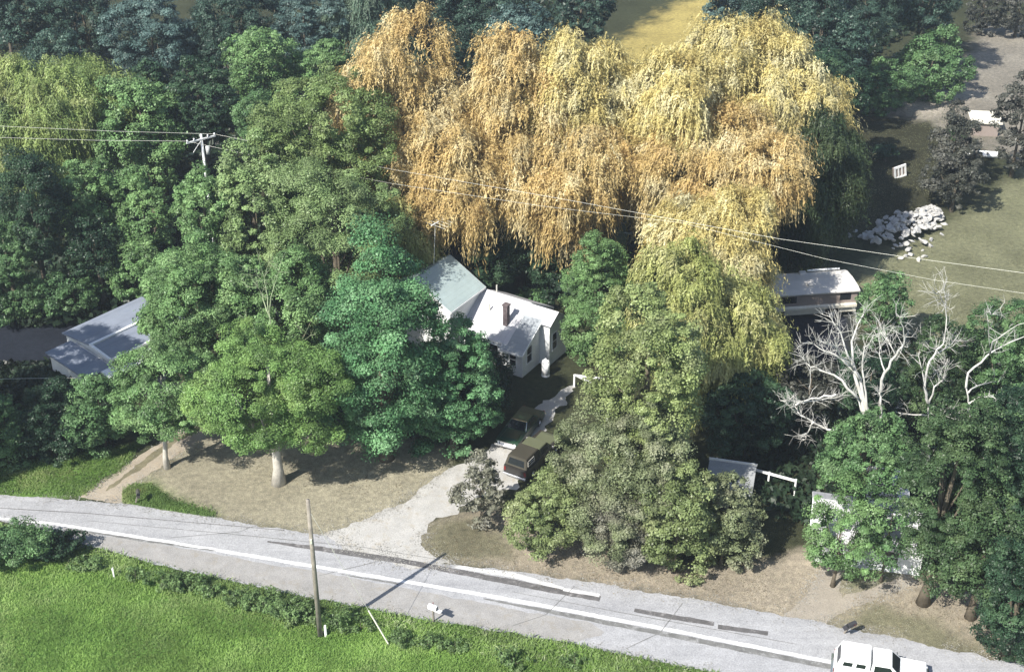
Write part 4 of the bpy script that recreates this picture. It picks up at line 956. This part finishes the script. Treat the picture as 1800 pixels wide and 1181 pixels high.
# ------------------------------------------------------------------ dead trees with bare limbs
def dead_tree(Y0, limbs, label, seed, name='dead_tree', mat=None, twigs=5, dyamp=1.6, bx=None):
    """limbs = (points in photo pixels, start radius, end radius); depth wanders off the trunk's plane"""
    r = RS(seed); p0 = V(*limbs[0][0][0], Y0); base = np.array([p0[0], Y0, 0.0])
    t = thing(name, label, 'tree', base)
    for i, (px, ra_, rb_) in enumerate(limbs):
        dy = np.zeros(len(px)) if i == 0 else np.linspace(0, 1, len(px))*r.uniform(-1, 1)*dyamp*2
        P = []
        for (a, b), d in zip(px, dy): P.append(V(a, b, Y0+d)-base)
        if i == 0: P[0][2] = -.1 if P[0][2] < 1.2 else P[0][2]
        # finer wobble
        Q = []
        for k in range(len(P)-1):
            for j in range(3): Q.append(P[k]+(P[k+1]-P[k])*j/3+(r.normal(size=3)*.05 if j else 0))
        Q.append(P[-1]); rd = np.linspace(ra_*.82, rb_*.35, len(Q))
        bm = BM(); tube(bm, Q, list(rd), 7)
        if i:
            for k in range(twigs*len(P)):
                j = r.randint(len(Q)//3, len(Q)); a = Q[j]; d = unit(r.normal(size=3)+np.array([0, 0, .5])+unit(Q[-1]-Q[0])*.9)
                l = r.uniform(.5, 1.7); m = a+d*l*.5+r.normal(size=3)*.12; e = a+d*l+np.array([0, 0, .1]); tube(bm, [a, m, e], [.020, .013, .005], 4)
                for q_ in range(2):
                    d2 = unit(d+r.normal(size=3)*.7); tube(bm, [m, m+d2*l*.28+r.normal(size=3)*.04, m+d2*l*.5], [.010, .007, .004], 3)
        obj('trunk' if i == 0 else 'limb', bm, mat or deadwood, t, True)
    return t
Yd = G(1535, 900)[1]
dead_tree(Yd, [
  ([(1536, 905), (1534, 830), (1532, 770), (1524, 715)], .34, .24),
  ([(1532, 770), (1515, 700), (1500, 650), (1497, 600), (1508, 570), (1520, 545)], .20, .05),
  ([(1528, 735), (1512, 665), (1490, 625), (1478, 585), (1461, 557)], .15, .04),
  ([(1512, 668), (1478, 630), (1450, 618), (1420, 600)], .12, .03),
  ([(1500, 650), (1472, 615), (1448, 596)], .09, .03),
  ([(1508, 700), (1480, 668), (1440, 650), (1420, 640), (1410, 628)], .13, .04),
  ([(1524, 745), (1510, 705), (1480, 670)], .11, .06),
  ([(1526, 730), (1522, 690), (1516, 650), (1520, 610), (1535, 590)], .11, .03),
  ([(1545, 695), (1555, 655), (1575, 625), (1590, 600), (1588, 575), (1575, 550)], .15, .04),
  ([(1556, 655), (1548, 630), (1545, 600), (1548, 580)], .07, .02),
  ([(1575, 625), (1562, 600), (1552, 585)], .06, .02),
  ([(1532, 800), (1548, 740), (1548, 700), (1546, 690)], .16, .13),
  ([(1470, 693), (1440, 700), (1398, 706), (1372, 704)], .10, .04),
  ([(1515, 782), (1466, 757), (1430, 742), (1402, 724), (1396, 710)], .13, .05),
  ([(1430, 742), (1420, 760), (1415, 772)], .06, .03),
  ([(1398, 712), (1420, 705), (1455, 700), (1500, 695)], .07, .05),
  ], 'white bare dead tree with forking limbs in front of the motorhome', 201)
Yd = G(1632, 830)[1]
dead_tree(Yd, [
  ([(1632, 832), (1632, 770), (1632, 710)], .17, .15),
  ([(1632, 712), (1625, 680), (1632, 640), (1645, 620), (1658, 605), (1664, 560), (1662, 530), (1660, 500)], .14, .04),
  ([(1645, 620), (1668, 608), (1682, 592)], .07, .03),
  ([(1662, 540), (1655, 525), (1645, 516)], .05, .02),
  ([(1632, 715), (1642, 680), (1658, 668), (1665, 630)], .10, .03),
  ([(1625, 680), (1618, 640), (1616, 600)], .06, .02),
  ([(1630, 730), (1598, 728), (1568, 722), (1558, 706)], .08, .03),
  ([(1634, 722), (1655, 736), (1678, 726)], .08, .03),
  ([(1658, 665), (1640, 650)], .05, .03),
  ], 'slimmer bare dead tree right of the large white one', 202)
Yd = G(1735, 850)[1]
dead_tree(Yd, [
  ([(1735, 856), (1728, 780), (1705, 730), (1698, 680)], .2, .12),
  ([(1698, 682), (1702, 655), (1735, 625), (1760, 610), (1800, 592), (1830, 575)], .11, .04),
  ([(1740, 622), (1745, 600), (1775, 580), (1815, 560)], .08, .03),
  ([(1702, 690), (1725, 676), (1755, 671)], .08, .03),
  ([(1715, 745), (1698, 712), (1715, 700), (1745, 697), (1765, 708), (1800, 718), (1830, 730)], .10, .04),
  ([(1722, 700), (1735, 708), (1736, 718)], .06, .03),
  ([(1740, 612), (1738, 575), (1735, 545)], .04, .02),
  ([(1735, 548), (1745, 552), (1765, 538)], .035, .015),
  ], 'bare dead tree reaching over the right edge', 203, twigs=2)
# TV antenna on the rear roof
q0 = G(762, 466, 7.2); a0 = V(765, 393, q0[1]); b0 = G(823, 362, a0[2]); d0 = b0-a0
t = thing('tv_antenna', 'television antenna on a thin mast above the rear farmhouse roof', 'antenna', q0)
bm = BM(); tube(bm, [(0, 0, -.3), tuple(a0-q0+np.array([.02, 0, .1]))], .035, 6); obj('mast', bm, wirem, t)
L_ = float(np.linalg.norm(d0)); u_ = d0/L_; n_ = np.array([-u_[1], u_[0], 0]); L_ = min(L_, 4.2)
bm = BM(); tube(bm, [tuple(a0-q0-u_*.5), tuple(a0-q0+u_*L_)], .05, 6); obj('boom', bm, M_white, t)
for k in range(11):
    c_ = a0-q0+u_*(-.3+(L_+.2)*k/10); w_ = 1.35-.085*k
    bm = BM(); tube(bm, [tuple(c_-n_*w_), tuple(c_+n_*w_)], .018, 4); obj('element', bm, wirem, t)
# bare branch sprays showing through living crowns
Yd = G(500, 790)[1]
dead_tree(Yd, [([(495, 700), (492, 640), (478, 590), (472, 545)], .12, .08), ([(476, 560), (462, 525), (448, 495)], .07, .02), ([(474, 550), (480, 510), (490, 478)], .07, .02), ([(472, 545), (468, 510), (460, 475)], .06, .02),
   ([(492, 645), (520, 610), (545, 590)], .07, .03), ([(478, 590), (455, 580), (440, 570)], .05, .02)], 'bare pale branches sticking up among the front lawn maples', 204, 'dead_branch', plain('greenish_bark', (.36, .42, .26), .9, .2, 2, fine=.3), twigs=3, dyamp=.8)

# ------------------------------------------------------------------ grass, weeds
def tufts(name, polys_px, n, hgt, wid, mat, label, seed, lean=.35, avoid=(), rise=0):
    r = RS(seed); P = []
    for poly in polys_px:
        poly = np.array(poly, float); lo = poly.min(0); hi = poly.max(0)
        q = lo+r.rand(n*3, 2)*(hi-lo); k = inside_dist(poly, q[:, 0], q[:, 1]); q = q[k > r.normal(size=len(q))*4]
        u = q[:, 0]-900; v = 590.5-q[:, 1]; t = H/(F*sp-v*cp); p = np.stack([u*t, (F*cp+v*sp)*t], 1)
        P.append(p[:n])
    P = np.vstack(P)
    for av in avoid:
        P = P[inside_dist(av, P[:, 0], P[:, 1]) < (.05 if av is ROADP else .05+np.abs(r.normal(size=len(P)))*.3)]
    dn = fbm(P[:, 0]*.45+3, P[:, 1]*.45+8, 4); n = len(P)
    hh = r.uniform(*hgt, n)*(.6+.8*dn)
    T = unit(np.stack([r.normal(size=n)*lean, r.normal(size=n)*lean, np.ones(n)], 1))
    N = r.normal(size=(n, 3))+np.array([-.25, -.6, .5]); N = unit(N)
    pos = np.concatenate([P, (hh*.45+rise*r.rand(n)*dn)[:, None]], 1)
    me = leaf_mesh(name, pos, N, hh, hh*0+r.uniform(*wid, n), np.clip(.5+1.7*(dn-.5)+.9*(fbm(P[:, 0]*.14, P[:, 1]*.14, 3)-.5)+.5*(r.rand(n)-.5), 0, 1), T, r)
    return tag(link(name, me, None, mat), label, kind='stuff')
ROADP = np.vstack([gpoly(ROAD_UP), gpoly(ROAD_LO)[::-1]]); DRIVEP = gpoly(DRIVE); PATHP = gpoly(PATH); SIDEP = gpoly(SIDE)
AV = (ROADP, DRIVEP, PATHP, SIDEP)
GM = dict(field=leafmat('grass_field', (.19, .32, .08), (.28, .44, .115), (.40, .54, .20), .16, .35, .55, .12),
          verge=leafmat('grass_verge', (.12, .20, .06), (.17, .27, .08), (.25, .31, .12), .3, .25, .5, .1),
          dry=leafmat('grass_dry', (.31, .295, .205), (.38, .36, .265), (.46, .43, .34), .3, .2, .5, .1),
          weed=leafmat('weeds', (.17, .25, .09), (.23, .33, .12), (.33, .40, .20), .5, .2, .6, .15),
          olive=leafmat('grass_olive', (.17, .18, .10), (.22, .23, .13), (.28, .28, .17), .3, .2, .5, .1))
def loose(name, lines, n, mat, label, seed, spread=.3, size=(.04, .11)):
    r = RS(seed); P = []
    for ln in lines:
        p = resample([G(*q)[:2] for q in ln], .05); T = unit(np.gradient(p, axis=0)); k = r.randint(0, len(p), int(n*len(p)/1000))
        c = fbm(p[k, 0]*.8, p[k, 1]*.8, 3); k = k[c > r.uniform(.3, .6, len(k))]
        P.append(p[k]+np.stack([-T[k, 1], T[k, 0]], 1)*r.normal(size=(len(k), 1))*spread)
    P = np.vstack(P); m = len(P); sz = r.uniform(*size, m)
    me = leaf_mesh(name, np.concatenate([P, np.full((m, 1), .045)], 1), unit(np.array([0, 0, 1])+r.normal(size=(m, 3))*.12), sz, sz*r.uniform(.6, .9, m), r.rand(m), None, r)
    return tag(link(name, me, None, mat), label, kind='stuff')
LG = leafmat('loose_stone', (.33, .32, .29), (.42, .41, .38), (.52, .51, .48), .5, 0, .5, .1)
LD = leafmat('dead_leaf_litter', (.20, .16, .10), (.28, .23, .15), (.36, .31, .22), .5, .1, .6, .1)
loose('loose_gravel', [ROAD_UP[1:11], ROAD_LO[1:10], DRIVE[:5], DRIVE[13:], PATH[:6], PATH[6:], SIDE], 4200, LG, 'loose pale gravel strewn along the road and driveway edges', 321, .45)
loose('leaf_litter', [[(760, 960), (900, 985), (1100, 1010), (1350, 1040)], [(300, 800), (500, 830), (720, 850)], [(1500, 1060), (1650, 1080), (1760, 1130)]], 3000, LD, 'brown leaf litter under the verge bushes and lawn trees', 322, 1.1, (.05, .13))
fb = FIELD_TOP[:11]+[(1500, 1260), (-60, 1260)]
tufts('field_grass', [fb], 210000, (.10, .30), (.03, .055), GM['field'], 'tall bright green meadow grass below the road', 300, avoid=AV)
edge = [(x, y-3) for x, y in FIELD_TOP[1:11]]+[(x, y+34+10*math.sin(x*.02)) for x, y in FIELD_TOP[1:11][::-1]]
tufts('roadside_weeds', [edge], 20000, (.15, .5), (.04, .08), GM['weed'], 'rough dark weeds along the near road edge', 301, .6, avoid=(ROADP,))
tufts('verge_grass', [[(-30, 818), (60, 814), (240, 782), (215, 835), (150, 872), (0, 868), (-30, 866)], [(215, 892), (215, 862), (260, 850), (300, 880), (380, 905), (330, 912)]], 12000, (.1, .26), (.03, .07), GM['verge'], 'green verge grass beside the dirt path', 302, avoid=AV)
tufts('dry_grass', [[(215, 892), (225, 850), (300, 812), (400, 780), (780, 790), (790, 830), (730, 880), (640, 935), (560, 945), (400, 914)], [(735, 950), (800, 900), (900, 905), (1050, 970), (1300, 1000), (1480, 1000), (1800, 1080), (1800, 1170), (1400, 1086), (1000, 1018), (770, 985)]], 20000, (.03, .09), (.02, .05), GM['dry'], 'short dry grass on the front lawn and road verge', 303, avoid=AV)
tufts('back_grass', [[(1500, 600), (1560, 470), (1800, 300), (1830, 540), (1640, 600)], [(1440, 420), (1500, 200), (1660, 190), (1760, 250), (1640, 380), (1560, 400)]], 12000, (.05, .12), (.05, .08), GM['olive'], 'short olive grass on the clearing behind', 304)
for i, (x, y, wd, hh, m) in enumerate([(150, 1003, 34, 26, 'weedy'), (238, 1022, 26, 26, 'weedy'), (285, 1036, 34, 36, 'weedy'), (330, 1040, 36, 34, 'weedy'), (372, 1050, 26, 28, 'weedy'), (412, 1062, 34, 34, 'weedy'), (462, 1078, 42, 44, 'weedy'), (505, 1092, 40, 46, 'weedy'),
      (545, 1092, 24, 34, 'weedy'), (592, 1110, 30, 42, 'weedy'), (634, 1112, 26, 30, 'weedy'), (700, 1138, 26, 30, 'weedy'), (752, 1140, 34, 26, 'weedy'), (800, 1146, 30, 24, 'weedy'), (900, 1176, 36, 34, 'weedy'), (1010, 1172, 30, 20, 'weedy')]):
    B((x-wd, y-hh*1.05, x+wd, y+4), y-4, m, 'low bushy weed clump along the near road edge', 'shrub', 'weed_clump', group='weed clumps along the near road edge', seed=400+i, nl=6, trunk_r=.03, px=1.5, clump=.6, bare=.25, flat=1.1)
tufts('undergrowth', [[(-60, 60), (720, 60), (660, 540), (450, 580), (-60, 580)], [(650, -20), (1050, -20), (1040, 130), (1060, 470), (700, 500)], [(1300, -20), (1700, -20), (1500, 130), (1400, 470), (1100, 470), (1120, 180)]], 26000, (.4, 1.0), (.3, .7), LM['floor'], 'undergrowth coloured near-black for the shaded gaps between the trees of the wood', 310, 1.5, rise=1.6)
tufts('undergrowth', [[(1240, 640), (1380, 660), (1600, 600), (1850, 560), (1850, 1010), (1600, 1000), (1300, 880)], [(-60, 640), (250, 640), (200, 780), (-60, 800)], [(500, 560), (900, 660), (820, 780), (420, 740)]], 12000, (.3, .7), (.2, .45), LM['floor'], 'undergrowth coloured near-black for the shade beneath the trees round the houses', 311, 1.5, avoid=AV, rise=.8)

# ------------------------------------------------------------------ air
bm = BM(); box(bm, (0, 560, 32), (2000, 1300, 66)); 
hm = bpy.data.materials.new('haze_air'); hm.use_nodes = True; t_ = hm.node_tree; t_.nodes.remove(t_.nodes['Principled BSDF'])
pv = t_.nodes.new('ShaderNodeVolumePrincipled'); pv.inputs['Color'].default_value = (.80, .90, 1, 1); pv.inputs['Density'].default_value = HAZE = .0004; pv.inputs['Anisotropy'].default_value = .3
t_.links.new(pv.outputs[0], t_.nodes['Material Output'].inputs['Volume'])
tag(obj('haze', bm, hm), kind='stuff')
